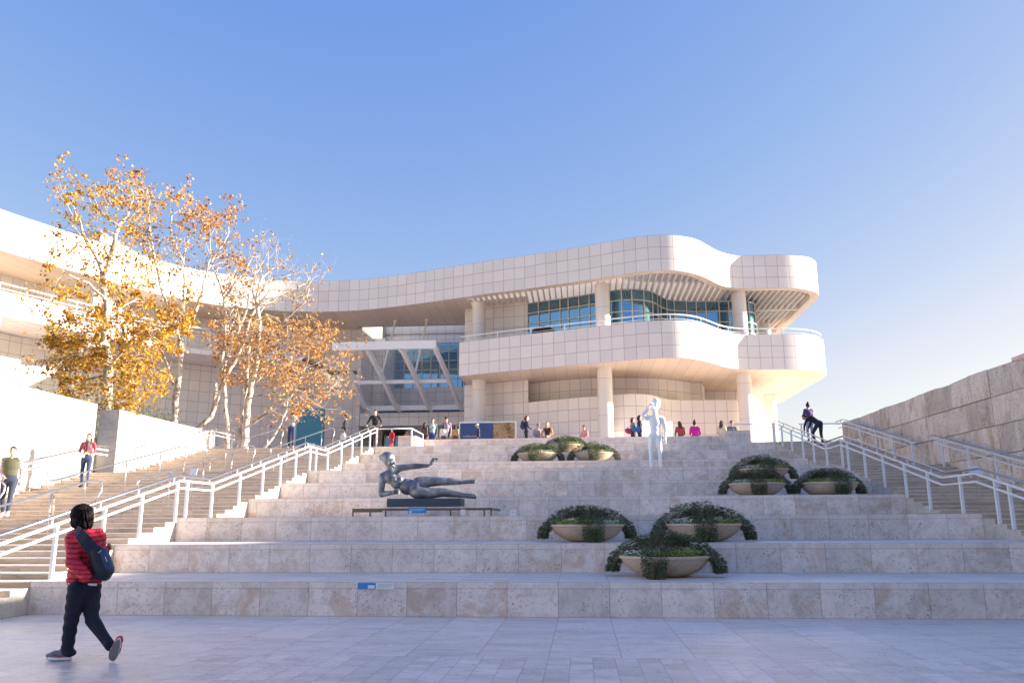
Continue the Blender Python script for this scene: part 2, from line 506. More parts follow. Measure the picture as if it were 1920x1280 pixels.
# ---- cleft block wall on the right
rb = MB(); random.seed(3)
H = .762
ztop = 5.34
row = 0
z = ztop
rnd = random.Random(5)
while z > -.2:
    z0 = z-H
    y = -6 + rnd.random()*.9
    while y < 35.1:
        L = rnd.choice([.9,1.143,1.143,1.524,1.524,1.9])
        y1 = min(y+L, 35.1)
        if y1-y > .1:
            j = rnd.uniform(0,.035); j2 = j+rnd.uniform(-.018,.018)
            mz = (z0+z)/2; my = (y+y1)/2
            hole = abs(my-19.6) < .9 and abs(mz-2.45) < .42
            if not hole:
                # rough front face made of a small displaced grid
                nu, nv = max(3, int((y1-y)/.16)), 5
                P = {}
                gy0, gy1, gz0, gz1 = y+.006, y1-.006, z0+.010, z-.010
                for a in range(nu+1):
                    for b in range(nv+1):
                        yy = gy0+(gy1-gy0)*a/nu; zz = gz0+(gz1-gz0)*b/nv
                        edge = a in (0,nu) or b in (0,nv)
                        d = j+(j2-j)*a/nu + (0.012 if edge else rnd.uniform(-.016,.012))
                        tz = .022*math.sin(yy*1.7+row)+rnd.uniform(-.012,.012) if (b == nv and row == 0) else 0
                        P[a,b] = (WR+d, yy, zz+tz)
                uo = rnd.random()*40
                for a in range(nu):
                    for b in range(nv):
                        q = [P[a+1,b],P[a,b],P[a,b+1],P[a+1,b+1]]
                        rb.face(q, [(p[1]*.3+uo, p[2]*.3+uo) for p in q], row % 1)
                # sides of the block
                for (a0,b0),(a1,b1) in (((0,nv),(nu,nv)),((0,0),(nu,0)),((0,0),(0,nv)),((nu,0),(nu,nv))):
                    A, B = P[a0,b0], P[a1,b1]
                    rb.face([A, B, (WR+.5,B[1],B[2]), (WR+.5,A[1],A[2])])
        y = y1
    z = z0; row += 1
rb.box(WR+.12, WR+.6, -6.05, 35.08, -.3, 5.30)
# block to block tone comes from a white noise on each block's own uv
n = NT('cleft_block_travertine')
pos = n.obj
sep = n.t.nodes.new('ShaderNodeSeparateXYZ'); n.lk(pos, sep.inputs[0])
cid = n.vec(n.M('FLOOR', n.M('MULTIPLY', n.M('SUBTRACT', n.u, n.M('MULTIPLY', sep.outputs[1], .3)), 50.0)), 2.0, 1.0)
wv, wc = n.white(cid)
p = n.vm('ADD', pos, n.vm('SCALE', wc, 17.0))
mp = n.t.nodes.new('ShaderNodeMapping'); n.lk(p, mp.inputs[0]); mp.inputs[3].default_value = (1,1.3,.55)
b1 = n.noise(mp.outputs[0], 1.6, 7, .68, .8)
b2 = n.noise(p, 16, 6, .7, .4)
c = n.ramp(b1, [(.30,(.40,.28,.18)),(.43,(.68,.55,.44)),(.60,(.82,.70,.60)),(.78,(.58,.43,.28))])
c = n.mix(n.M('MULTIPLY', n.sstep(b2,.52,.64), .75), c, (.34,.24,.17))
st = n.M('MULTIPLY', n.sstep(n.noise(mp.outputs[0], .9, 4, .6, 1.0), .52, .66), n.M('MULTIPLY', n.sstep(wv,.45,.85), .6))
c = n.mix(st, c, (.46,.32,.18))
k = n.M('MULTIPLY_ADD', wv, .34, .88)
s_ = n.vm('SCALE', c, 1.0); n.lk(k, s_.node.inputs[3])
n.bump(n.M('ADD', b2, n.M('MULTIPLY', b1, 1.0)), .7, .05)
MAT['cleft'] = n.fin(s_, .88)
o = rb.build('stone_wall', MAT['cleft'])
tag(o, 'tall wall of rough cleft travertine blocks above the right stairs', 'wall')
hc_ = at(1896, 671, 38.2)
simple_wall('stone_hall', [(hc_.x, 44, -45, 38.2, 0, hc_.z)], plain('pink_travertine', (.55,.40,.38), .8), 'pink stone building whose roof corner shows over the right wall', 'building')
simple_wall('garden_pavilion', [(19.5, 27.5, 78, 84, PZ, 6.6)], plain('peach_stucco', (.60,.47,.36), .8), 'low peach wall far behind the top of the right stairs', 'building')
# ------------------------------------------------------------------ museum building
def smooth_curve(pts, step=.19):
    P = [Vector((p[0], p[1])) for p in pts]
    P = [P[0]*2-P[1]] + P + [P[-1]*2-P[-2]]
    out = []
    for i in range(1, len(P)-2):
        a, b, c, d = P[i-1], P[i], P[i+1], P[i+2]
        n = max(1, int((c-b).length/step))
        for k in range(n):
            t_ = k/n
            q = .5*((2*b)+(-a+c)*t_+(2*a-5*b+4*c-d)*t_*t_+(-a+3*b-3*c+d)*t_**3)
            out.append((q.x, q.y))
    out.append((P[-2].x, P[-2].y))
    # light relaxation
    for _ in range(6):
        o2 = out[:]
        for i in range(1, len(out)-1):
            o2[i] = ((out[i-1][0]+2*out[i][0]+out[i+1][0])/4, (out[i-1][1]+2*out[i][1]+out[i+1][1])/4)
        out = o2
    return out
def offset(pts, d):
    out = []
    for i, p in enumerate(pts):
        a = pts[max(0,i-1)]; b = pts[min(len(pts)-1,i+1)]
        tx, ty = b[0]-a[0], b[1]-a[1]; L = math.hypot(tx,ty) or 1
        out.append((p[0]-ty/L*d, p[1]+tx/L*d))
    return out
def ngon(mb, pts, z, mi=0, flip=False):
    """triangulated horizontal sheet"""
    from mathutils.geometry import tessellate_polygon
    tri = tessellate_polygon([[Vector((p[0],p[1],0)) for p in pts]])
    for t3 in tri:
        q = [pts[i] for i in t3]
        ar = (q[1][0]-q[0][0])*(q[2][1]-q[0][1])-(q[1][1]-q[0][1])*(q[2][0]-q[0][0])
        if (ar < 0) != flip: q = q[::-1]
        mb.face([(p[0],p[1],z) for p in q], [(p[0],p[1]) for p in q], mi)
def band_top(mb, outer, inner, z, mi=0):
    for i in range(len(outer)-1):
        mb.face([(outer[i][0],outer[i][1],z),(outer[i+1][0],outer[i+1][1],z),(inner[i+1][0],inner[i+1][1],z),(inner[i][0],inner[i][1],z)], None, mi)

RC = smooth_curve([(-33.2,34.5),(-32.4,37.5),(-31.75,40.4),(-30.9,42.6),(-30.0,44.8),(-28.3,48.6),(-26.7,51.2),(-25.0,52.9),(-23,54.2),(-21,55.1),(-18.8,55.5),(-17,55.5),(-15,55.3),(-12,54.4),(-8,52.85),(-5.3,51.8),(-3.5,51.2),(-1.9,50.55),(-.3,49.95),(1.15,49.32),(2.75,48.6),(4.0,48.1),(5.1,47.9),(6.05,48.05),(6.8,48.4),(7.45,48.95),(8.05,49.7),(8.6,50.55),(9.15,51.35),(9.8,51.98),(10.5,52.38),(11.4,52.5),(12.6,52.5),(13.9,52.62),(14.9,52.95),(15.7,53.55),(16.2,54.35),(16.42,55.4),(16.42,58.5),(16.42,66.5)])
BC = smooth_curve([(-7.85,52.45),(-6.4,51.8),(-4.55,51.0),(-3.5,50.6),(-1.05,49.65),(1.3,48.75),(3.4,47.95),(4.3,47.68),(5.1,47.6),(6.0,47.72),(6.8,48.1),(7.5,48.75),(8.1,49.5),(8.7,50.4),(9.3,51.15),(10.0,51.72),(10.8,52.02),(12,52.08),(13.3,52.18),(14.5,52.52),(15.5,53.2),(16.15,54.15),(16.42,55.4),(16.42,60),(16.42,68)])
GC = smooth_curve([(-3.4,54.6),(-1.7,53.85),(-.06,53.1),(1.14,52.5),(2.14,52.0),(2.85,51.72),(3.6,51.66),(4.35,51.9),(4.95,52.45),(5.4,53.3),(5.75,54.05),(6.2,54.6),(6.8,54.92),(7.5,55.08),(8.2,55.2),(9.7,55.3),(10.6,55.4),(11.6,55.5),(12.15,55.9),(12.45,56.7),(12.5,58),(12.5,64)])
LC = smooth_curve([(-3.4,54.2),(-1.8,53.3),(-.2,52.5),(1.15,51.95),(2.1,51.5),(2.75,51.22),(3.5,51.2),(4.25,51.5),(4.85,52.15),(5.35,53.15),(5.95,53.95),(6.85,54.4),(8.6,54.5),(10.5,54.6),(11.5,54.95),(12.2,55.7),(12.5,56.8),(12.5,64)])
RB = smooth_curve([(-3.4,55.6),(-.9,54.5),(.45,54.0),(2.2,53.9),(3.5,54.1),(5,54.5),(5.8,54.95),(7.1,55.93),(8.3,57.2),(8.95,58.5),(9.05,62.5)])
LW = smooth_curve([(-37,33),(-36,39),(-34.9,44.2),(-33.2,48.5),(-30.8,52.6),(-27.6,56.4),(-24,59.2),(-20.5,60.9),(-17.05,61.3)])
bld = empty('museum_building', (0,60,PZ), 0, 'cream panelled museum with curving roof band, curved balcony and round columns', 'building')
def bpart(mb, name, mats, smooth=False, parent=bld, merge=False):
    o = mb.build(name, mats, None, smooth, merge)
    o.parent = parent
    o.matrix_parent_inverse = Matrix.Translation((0,-60,-PZ)) if parent is bld else Matrix.Identity(4)
    return o
ZR0, ZR1 = 16.164, 18.45
# roof band
m = MB()
m.strip(RC, ZR0, ZR1)
RCi = offset(RC, .35)
m.strip([p for p in RCi[::-1]], ZR1-.9, ZR1)
band_top(m, RC, RCi, ZR1)
bpart(m, 'roof_fascia', [MAT['panel_roof']], True, merge=True)
# rim soffit under the band + inner rim face
def clip(curve, x0, x1=1e9): return [p for p in curve if x0 <= p[0] <= x1]
RI = offset(RC, .55)
m = MB()
iL = min(range(len(RC)), key=lambda i: abs(RC[i][0]+7.3) + (0 if RC[i][1] < 56 else 99))
band_top(m, RC[iL:], RI[iL:], ZR0)
m.strip(RI[iL:], ZR0, ZR0+.5)
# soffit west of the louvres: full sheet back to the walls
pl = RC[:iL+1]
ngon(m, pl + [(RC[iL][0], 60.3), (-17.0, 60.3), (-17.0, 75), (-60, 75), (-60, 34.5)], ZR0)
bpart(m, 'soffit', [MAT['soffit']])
# roof deck
m = MB()
ngon(m, RCi[:iL+1] + [(RCi[iL][0], 60.5), (-17.0, 60.5), (-17.0, 76), (-60, 76), (-60, 34.5)], ZR1-.9, 0, True)
m.face([(-7.6,59,ZR1-.9),(12.6,59,ZR1-.9),(12.6,66.5,ZR1-.9),(-7.6,66.5,ZR1-.9)]); m.strip([(-7.6,59),(12.6,59)], ZR0+.5, ZR1-.9)
ngon(m, [(-8.0,66.5),(16.4,66.5),(16.4,76),(-17,76),(-17,68.5),(-8,68.5)], ZR1-.9, 0, True)
m.box(-17.0,-16.7,60.3,68.4,ZR0-.02,ZR1-.5); m.box(-8.2,-7.95,60.3,68.4,ZR0-.02,ZR1+.12); m.box(-17,-7.95,60.3,60.6,ZR0,ZR1-.45)  # right curb raised to block sun and shrink the bright patch by the pier
bpart(m, 'roof', [MAT['roofing']])
# louvres: fins along Y between rim and glass with a pale plate above
m = MB()
def ylo(x):
    c = [p for p in RI[iL:] if abs(p[0]-x) < .35]
    return max((p[1] for p in c if p[1] < 56), default=55.0)
x = RI[iL][0]+.15
k = 0
while x < 15.7:
    y0 = ylo(x)+.02
    m.box(x-.035, x+.035, y0, 65.5, ZR0+.05, ZR0+.46)
    x += .40; k += 1
m.box(-7.2, 15.9, 58.35, 58.55, ZR0+.01, ZR0+.48)
m.box(-7.2, 15.9, 65.5, 65.8, ZR0-.02, ZR0+.5)
bpart(m, 'louver', [MAT['louver']])
m = MB()
pts = [p for p in RI[iL:] ]
def plate(x0, x1, y1):
    for i in range(iL, len(RC)-1):
        a, b = RI[i], RI[i+1]
        if a[0] >= x0 and b[0] <= x1 and b[0] > a[0] and a[1] < 56:
            m.face([(a[0],a[1],ZR0+.49),(b[0],b[1],ZR0+.49),(b[0],y1,ZR0+.49),(a[0],y1,ZR0+.49)])
plate(-8, 15.9, 66.4)
n = NT('skylight_pane'); n.fin((.86,.80,.74), .5)
tr = n.t.nodes.new('ShaderNodeBsdfTranslucent'); tr.inputs[0].default_value = (.9,.84,.78,1)
mx = n.t.nodes.new('ShaderNodeMixShader'); mx.inputs[0].default_value = .28
n.lk(n.b.outputs[0], mx.inputs[1]); n.lk(tr.outputs[0], mx.inputs[2]); n.lk(mx.outputs[0], n.out.inputs[0])
bpart(m, 'skylight', [n.m])

# balcony band
m = MB()
m.strip(BC, 10.72, 13.0)
BCi = offset(BC, .3)
m.strip(BCi[::-1], 11.9, 13.0); band_top(m, BC, BCi, 13.0)
m.box(-7.87, -7.55, 52.46, 60.5, 10.724, 13.0, skip='b')
bpart(m, 'balcony_parapet', [MAT['panel_balc']], True, merge=True)
m = MB()
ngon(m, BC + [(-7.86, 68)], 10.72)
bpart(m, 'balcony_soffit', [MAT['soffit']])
m = MB(); ngon(m, BCi + [(-7.6, 68)], 11.9, 0, True)
bpart(m, 'balcony_floor', [MAT['roofing']])
# balcony railing
m = MB(); BM = offset(BC, .15)
r = empty('balcony_rail', (0,0,0)); r.parent = bld; r.matrix_parent_inverse = Matrix.Translation((0,-60,-PZ))
def rail_line(pts, z, rad, name, parent, mat, step=3):
    q = pts[::step] + ([pts[-1]] if (len(pts)-1) % step else [])
    mm = MB(); mm.tube([(p[0],p[1],z) for p in q], rad, 6)
    return mm.build(name, mat, parent, 'all')
rail_line(BM, 13.40, .045, 'handrail', r, MAT['white'])
rail_line(BM, 13.13, .02, 'lower_rail', r, MAT['white'])
L = 0; nxt = .5
for i in range(1, len(BM)):
    L += math.dist(BM[i-1], BM[i])
    if L > nxt:
        nxt += 2.286
        mm = MB(); mm.box(BM[i][0]-.035, BM[i][0]+.035, BM[i][1]-.035, BM[i][1]+.035, 13.0, 13.37)
        mm.build('post', MAT['white'], r)

# upper walls, glass
m = MB()
m.strip([(-8.0,56.0),(-6.44,55.35),(-3.4,54.6)], 11.9, ZR0+.5)
m.face([(-8.0,56.0,4.5),(-8.0,68,4.5),(-8.0,68,ZR1-.95),(-8.0,56.0,ZR1-.95)][::-1])
bpart(m, 'wall', [MAT['panel_low']])
def window_wall(name, curve, z0, z1, pu, rows, proud=.0):
    fr = MB(); gl = MB()
    gl.strip(curve, z0, z1)
    w = bpart(gl, name, [MAT['glass']], True, merge=True)
    oc = offset(curve, -.04)
    L = 0; nxt = 0
    for i in range(len(curve)):
        if i: L += math.dist(curve[i-1], curve[i])
        if L >= nxt-1e-6:
            nxt += pu
            x, y = oc[i]
            fr.box(x-.035, x+.035, y-.035, y+.04, z0, z1)
    zz = z0; 
    for z in rows:
        for i in range(len(oc)-1):
            a, b = oc[i], oc[i+1]
            fr.bar((a[0],a[1],z), (b[0],b[1],z), .07, .06)
    f = fr.build('window_frame', MAT['mullion'], None)
    f.parent = w
    return w
rows = [ZR0-.05, ZR0-.76, ZR0-1.52, ZR0-2.29, ZR0-3.05, 12.0]
iw = min(range(len(GC)), key=lambda i: math.dist(GC[i], (1.4,52.4)))
window_wall('window', GC[:iw+1], 11.9, ZR0, .76, rows)
window_wall('window', GC[iw:], 11.9, ZR0, .76, rows)
# dark rooms behind the glass are closed by the glass shader; inner core blocks the sun
m = MB()
m.box(-7.5, 12.3, 60.5, 66, 4.6, ZR0-.1)
m.box(-3.0, 8.5, 56.5, 60.5, 4.6, ZR0-.1)
m.strip([(12.5,64),(12.5,70),(-8,76)], 4.5, ZR1-.9)
bpart(m, 'wall', [MAT['panel']])

# lower storey
m = MB()
m.strip([(-8.0,56.0),(-6.44,55.35),(-3.4,54.2)], 4.5, 10.72)
m.face([(-3.4,54.2,9.176),(-3.4,56.5,9.176),(-3.4,56.5,10.72),(-3.4,54.2,10.72)])
bpart(m, 'wall', [MAT['panel_low']])
m = MB()
m.strip(LC, 4.5, 9.176)
LCi = offset(LC, .3)
band_top(m, LC, LCi, 9.176)
m.strip(LCi[::-1], 8.2, 9.176)
bpart(m, 'wall', [MAT['panel_low']], True, merge=True)
m = MB()
m.strip(RB, 8.2, 10.72); m.strip([(8.9,62.5),(12.5,62.5)], 8.2, 10.72)
ngon(m, LCi + [(12.2,66),(-3.4,66)], 8.21, 0, True)
bpart(m, 'recess_wall', [MAT['panel_low']])

# columns
def column(x, y, z0, z1, rr=.47):
    mm = MB(); n_ = 40
    for k in range(n_):
        a0, a1 = 2*math.pi*k/n_, 2*math.pi*(k+1)/n_
        zs = [z0, z1]
        mm.face([(x+rr*math.cos(a0),y+rr*math.sin(a0),z0),(x+rr*math.cos(a1),y+rr*math.sin(a1),z0),(x+rr*math.cos(a1),y+rr*math.sin(a1),z1),(x+rr*math.cos(a0),y+rr*math.sin(a0),z1)],
                [(5+k/n_,z0),(5+(k+1)/n_,z0),(5+(k+1)/n_,z1),(5+k/n_,z1)])
    return bpart(mm, 'column', [MAT['column']], True, merge=True)
for x, y in ((-6.76,54.2),(1.62,50.6),(10.72,53.45),(14.4,62.8)):
    column(x, y, 4.5, 10.72); column(x, y, 11.9, ZR0+.02)

# entrance bay: pier, back wall, window, spandrel, doors
def proj_x(px, Y): return at(px, 700, Y).x
x0 = -17.05; px1 = proj_x(677, 61)
m = MB(); m.box(x0, px1, 60.9, 64.5, 4.5, ZR0-.01); m.box(x0, px1+.95, 64.5, 68.2, 4.5, ZR0)
bpart(m, 'pier', [MAT['panel_roof']])
YB = 68.2
zb, zt_ = at(790,727,YB).z, at(790,643,YB).z
xw0 = at(724,700,YB).x
m = MB()
m.box(-18, -7.9, YB, YB+.4, 4.5, zb); m.box(-18, xw0, YB, YB+.4, zb, zt_); 
z2 = at(800,629,YB).z; z3 = at(800,624.5,YB).z
m.box(-18, -7.9, YB, YB+.4, zt_, z2); m.box(-18,-7.9, YB+.3, YB+.6, z2, z3); m.box(-18, -7.9, YB, YB+.4, z3, 21)
bpart(m, 'wall', [MAT['panel']])
nr = 5
window_wall('window', [(xw0+i*(-8.0-xw0)/44, YB+.1) for i in range(45)], zb, zt_, .762, [zb+(zt_-zb)*i/nr for i in range(nr+1)])
YS = 61.0
zs1 = at(780,773,YS).z; zs0 = at(780,797,YS).z
m = MB(); m.box(px1, -8.0, YS, YS+.5, zs0, zs1)
m.box(px1, -8.0, YS+.5, YB, zs0, zs0+.12)
bpart(m, 'spandrel_wall', [MAT['panel_low']])
# clerestory strip just above the spandrel
m = MB(); m.strip([(px1+.4,YS+.9),(-8.0,YS+.9)], zs1-.1, zs1+.7)
bpart(m, 'window', [MAT['glass']])
# doors and dark lobby below
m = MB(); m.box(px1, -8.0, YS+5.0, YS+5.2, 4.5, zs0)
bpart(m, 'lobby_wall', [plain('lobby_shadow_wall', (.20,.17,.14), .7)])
for a, b in ((722,740),(741,763),(826,848)):
    mm = MB(); xa_, xb_ = at(a,815,YS+3).x, at(b,815,YS+3).x
    mm.box(xa_, xb_, YS+3.0, YS+3.06, 4.5, zs0-.5)
    d = bpart(mm, 'door', [MAT['doorglass']])
    fr = MB()
    for xx in (xa_, xb_): fr.box(xx-.04, xx+.04, YS+2.96, YS+3.1, 4.5, zs0-.45)
    fr.box(xa_, xb_, YS+2.96, YS+3.1, zs0-.55, zs0-.45); fr.box(xa_, xb_, YS+2.96, YS+3.1, 6.6, 6.68)
    fr.build('door_frame', MAT['mullion'], d)
mm = MB(); mm.box(at(764,815,YS+3).x, at(826,815,YS+3).x, YS+3.0, YS+3.3, 4.5, zs0)
bpart(mm, 'lobby_wall', [MAT['panel']])

# west wing walls: lower, upper, balcony with railing
m = MB(); m.strip(LW, 3.0, 12.6, u0=0); bpart(m, 'wing_wall', [MAT['panel_low']], True, merge=True)
m = MB(); m.strip(LW, 12.9, ZR0, u0=.3); bpart(m, 'wing_wall', [MAT['panel_roof']], True, merge=True)
WB = [p for p in offset(RC, .15) if p[0] < -19.6 and p[1] < 56]
m = MB()
m.strip(WB, 12.62, 13.02)
LWr = [p for p in LW if p[0] < -19.0]
ngon(m, WB + LWr[::-1], 12.62); ngon(m, WB + LWr[::-1], 12.95, 0, True)
bpart(m, 'wing_balcony', [MAT['panel']])
m = MB()
sel = [p for p in WB if p[1] < 44.8 and p[1] > 40.75]
m.strip(sel, 13.02, 13.95); 
sel2 = offset(sel, .12); m.strip(sel2[::-1], 13.02, 13.95); band_top(m, sel, sel2, 13.95)
bpart(m, 'parapet_panel', [MAT['panel']])
rr_ = empty('wing_balcony_rail', (0,0,0)); rr_.parent = bld; rr_.matrix_parent_inverse = Matrix.Translation((0,-60,-PZ))
WM = offset(WB, .06)
rail_line(WM, 14.42, .045, 'handrail', rr_, MAT['white'], 2)
rail_line(WM, 14.12, .03, 'lower_rail', rr_, MAT['white'], 2)
for seg in ([p for p in WM if p[1] < 40.7], [p for p in WM if p[1] > 45.0]):
    mm = MB()
    for j in range(6):
        q = seg[::2]+[seg[-1]]
        mm.tube([(p[0],p[1],13.12+j*.15) for p in q], .022, 5)
    mm.build('lower_rail', MAT['white'], rr_)
L = 0; nxt = .4
for i in range(1, len(WM)):
    L += math.dist(WM[i-1], WM[i])
    if L > nxt:
        nxt += 1.524
        mm = MB(); mm.box(WM[i][0]-.03, WM[i][0]+.03, WM[i][1]-.03, WM[i][1]+.03, 13.0, 14.4)
        mm.build('post', MAT['white'], rr_)
# extra storey block far behind the west wing and pier at the left edge
m = MB(); m.box(-46, -30.2, 47, 60, 12, 19.6)
m.box(-33.4, -31.5, 39.0, 40.9, 3.0, 12.6)
m.box(-60, -36.5, 33.5, 34.0, 0, ZR0)
m.box(-60,-17.1,75,76,0,ZR1-1)
bpart(m, 'wall', [MAT['panel']])

# entrance canopy: tilted white steel frame with glass, hung on two struts
cn = empty('canopy', (0,0,0)); cn.parent = bld; cn.matrix_parent_inverse = Matrix.Translation((0,-60,-PZ))
YF = 52.7
def cpart(name, fn, mat=MAT['white'], parent=cn):
    mm = MB(); fn(mm); return mm.build(name, mat, parent)
ctop = at(720,648,YF); zt2 = ctop.z
xs_t = [at(px,648,YF).x for px in (634,686,750,813)]
xs_b = [at(px,765,60.6).x for px in (690,748,808,866)]
zb2 = at(770,767,60.6).z
cpart('beam', lambda mm: mm.bar((at(624,648,YF).x,YF,zt2),(at(818,648,YF).x,YF,zt2), .35, at(700,641,YF).z-at(700,656,YF).z))
for a, b in zip(xs_t, xs_b):
    def rib(mm, a=a, b=b):
        pts = [Vector((a,YF+.1,zt2)), Vector((b,60.6,zb2))]
        mid = pts[0].lerp(pts[1],.5)-Vector((0,0,.0))
        end = pts[0].lerp(pts[1],.86)-Vector((0,0,.25))
        pts = [pts[0], mid, end, pts[1]-Vector((0,-.3,-.05))]
        for q0, q1 in zip(pts, pts[1:]): mm.bar(q0, q1, .2, .42)
    cpart('rib', rib)
fm = .55
ym = YF+(60.6-YF)*fm
def lerpx(i, f): return xs_t[i]+(xs_b[i]-xs_t[i])*f
zm = zt2+(zb2-zt2)*fm
cpart('beam', lambda mm: mm.bar((lerpx(0,fm),ym,zm+.05),(lerpx(3,fm),ym,zm+.05), .22, .26))
cpart('beam', lambda mm: mm.bar((xs_b[0],60.55,zb2+.1),(-8.05,60.55,zb2+.1), .3, .36))
for px in ((742,600,716,702),(801,598,778,702)):
    p0 = atz(px[0], px[1], ZR0+.05); p1 = at(px[2], px[3], ym)
    cpart('strut', lambda mm: mm.tube([p0, p1], .08, 8))
    cpart('strut_cap', lambda mm: mm.tube([p0+Vector((0,0,.1)), p0+(p1-p0)*.05], .13, 8))
MAT['canopy_glass'] = None
n = NT('canopy_pane_glass'); n.fin((.8,.88,.9), .05); n.b.inputs['Alpha'].default_value = .07; MAT['canopy_glass'] = n.m
def cg(mm):
    mm.face([(xs_t[0],YF+.2,zt2+.12),(xs_t[3],YF+.2,zt2+.12),(xs_b[3],60.5,zb2+.28),(xs_b[0],60.5,zb2+.28)])
cpart('canopy_pane', cg, MAT['canopy_glass'])

# banners
def wash(name, stops, scale, dist=1.5):
    n = NT(name); nz = n.noise(n.obj, scale, 5, .6, dist)
    return n.fin(n.ramp(nz, stops), .7)
teal = plain('teal_banner_print', (.045,.24,.33), .6, var=.06)
a, b = at(556,800,57.5), at(607,800,57.5)
m = MB(); m.box(a.x, b.x, 57.5, 57.7, PZ, at(580,766,57.5).z)
o = m.build('banner', teal); tag(o, 'large plain teal banner standing in front of the shaded wall left of the entrance', 'banner')
mm = MB(); mm.face([(a.x+.5,57.49,PZ+1.6),(b.x-.1,57.49,PZ+.9),(b.x-.1,57.49,PZ+.1),(a.x+.6,57.49,PZ+.1)]); mm.build('printed_shape', plain('banner_ochre', (.40,.36,.20), .6), o)
a, b = at(863,800,51.2), at(965,800,51.2); c_ = at(925,800,51.2)
zt3 = at(900,793,51.2).z
bn = empty('banner', (a.x,51.2,PZ), 0, 'wide museum banner, dark blue at left and brown painting detail at right', 'banner')
def bp(name, mb, mat):
    o = mb.build(name, mat); o.parent = bn; o.matrix_parent_inverse = Matrix.Translation((-a.x,-51.2,-PZ)); return o
m = MB(); m.box(a.x-.08, b.x+.12, 51.2, 51.4, PZ, zt3+.1); bp('frame', m, MAT['white'])
m = MB(); m.box(a.x, c_.x, 51.15, 51.19, PZ+.2, zt3); bp('printed_panel', m, plain('navy_print', (.035,.07,.19), .5))
m = MB(); m.box(c_.x, b.x, 51.15, 51.19, PZ+.2, zt3); bp('printed_panel', m, wash('brown_paint_print', [(.3,(.06,.03,.02)),(.45,(.28,.16,.07)),(.58,(.42,.30,.15)),(.7,(.20,.14,.07))], 1.1))
m = MB()
rw = random.Random(2)
for i in range(9):
    xx = at(868+i*3.2, 818, 51.1).x
    m.tube([(xx, 51.12, at(870,819,51.1).z), (xx+.05, 51.12, at(870,815.5+rw.random()*1.5,51.1).z), (xx+.11, 51.12, at(870,819,51.1).z)], .012, 4)
bp('lettering', m, MAT['white'])
# ------------------------------------------------------------------ railings
def rail_z(y):
    """height of a handrail .86 m over the stair nosings"""
    S = .2188
    if y < 17.3: return 2.36-(17.3-y)*S
    if y < 18.85: return 2.36
    if y < 25.65: return 2.36+(y-18.85)*S
    if y < 27.25: return 3.85
    if y < 34.05: return 3.85+(y-27.25)*S
    return 5.345
KN = [17.3,18.85,25.65,27.25,34.05]
def rpath(x, y0, y1, dz=0.0):
    ys = [y0]+[k for k in KN if y0 < k < y1]+[y1]
    return [Vector((x,y,rail_z(y)+dz)) for y in ys]
def near_z(y): return PZ if y > 34.03 else stair_z(y)
def stair_rail(x, y0, y1, posts, label, group, side=1, w=.056):
    t = empty('stair_railing', (x, (y0+y1)/2, near_z((y0+y1)/2)), 0, label, 'railing', group)
    off = Matrix.Translation(-t.location)
    def P(name, mm, mat, sm=False):
        o = mm.build(name, mat, None, sm); o.parent = t; o.matrix_parent_inverse = off; return o
    for nm, dz, hh in (('upper_rail', -.075, .04), ('lower_rail', -.235, .036)):
        mm = MB(); q = rpath(x, y0, y1, dz)
        for a, b in zip(q, q[1:]): mm.bar(a, b+(b-a).normalized()*.01, .04, hh)
        P(nm, mm, MAT['white'])
    mm = MB(); mm.tube(rpath(x-side*.09, y0, y1, .03), .026, 8); P('handrail', mm, MAT['steel'], 'all')
    for y in posts:
        mm = MB(); zt = rail_z(y)-.085; mm.box(x-w/2, x+w/2, y-w/2, y+w/2, near_z(y), zt)
        mm.box(x-side*.09-.012, x-side*.09+.012, y-.012, y+.012, zt-.02, zt+.1)
        mm.bar((x,y,zt-.01),(x-side*.09,y,zt-.01), .02, .02)
        P('post', mm, MAT['white'])
    return t
G1 = 'white stair railings beside the terraces'
stair_rail(-8.66, 10.3, 34.35, [11.6,13.15,14.5,15.75,17.15,17.6,18.85,20.4,21.9,23.2,24.45,25.75,26.35,27.6,29.2,30.6,31.9,33.2,34.3],
           'long white stair railing between the left stairs and the terraces', G1, 1, .056)
stair_rail(7.90, 12.2, 34.35, [13.3,14.7,16.05,16.55,18.0,19.6,20.9,22.3,23.65,25.05,25.6,27.15,28.6,29.9,31.4,32.8,34.2],
           'long white stair railing between the right stairs and the terraces', G1, -1, .056)
stair_rail(-15.82, 18.3, 26.3, [18.9,20.4,21.9,23.6,25.3], 'white wall railing in front of the larger left stone wall', 'white railings along the side walls', -1)
stair_rail(-15.82, 28.2, 36.3, [28.8,30.6,32.4,34.2,36.1], 'white wall railing in front of the farther left stone wall', 'white railings along the side walls', -1)
stair_rail(10.75, 8.5, 17.9, [9.2,10.8,12.4,14,15.6,17.2], 'white railing along the right cleft wall, nearest flight', 'white railings along the side walls', 1)
stair_rail(10.75, 19.0, 25.9, [19.4,20.8,22.3,23.8,25.4], 'white railing along the right cleft wall, middle flight', 'white railings along the side walls', 1)
stair_rail(10.75, 27.3, 35.0, [27.6,29.2,30.8,32.4,34.4], 'white railing along the right cleft wall, top flight by the sky', 'white railings along the side walls', 1)
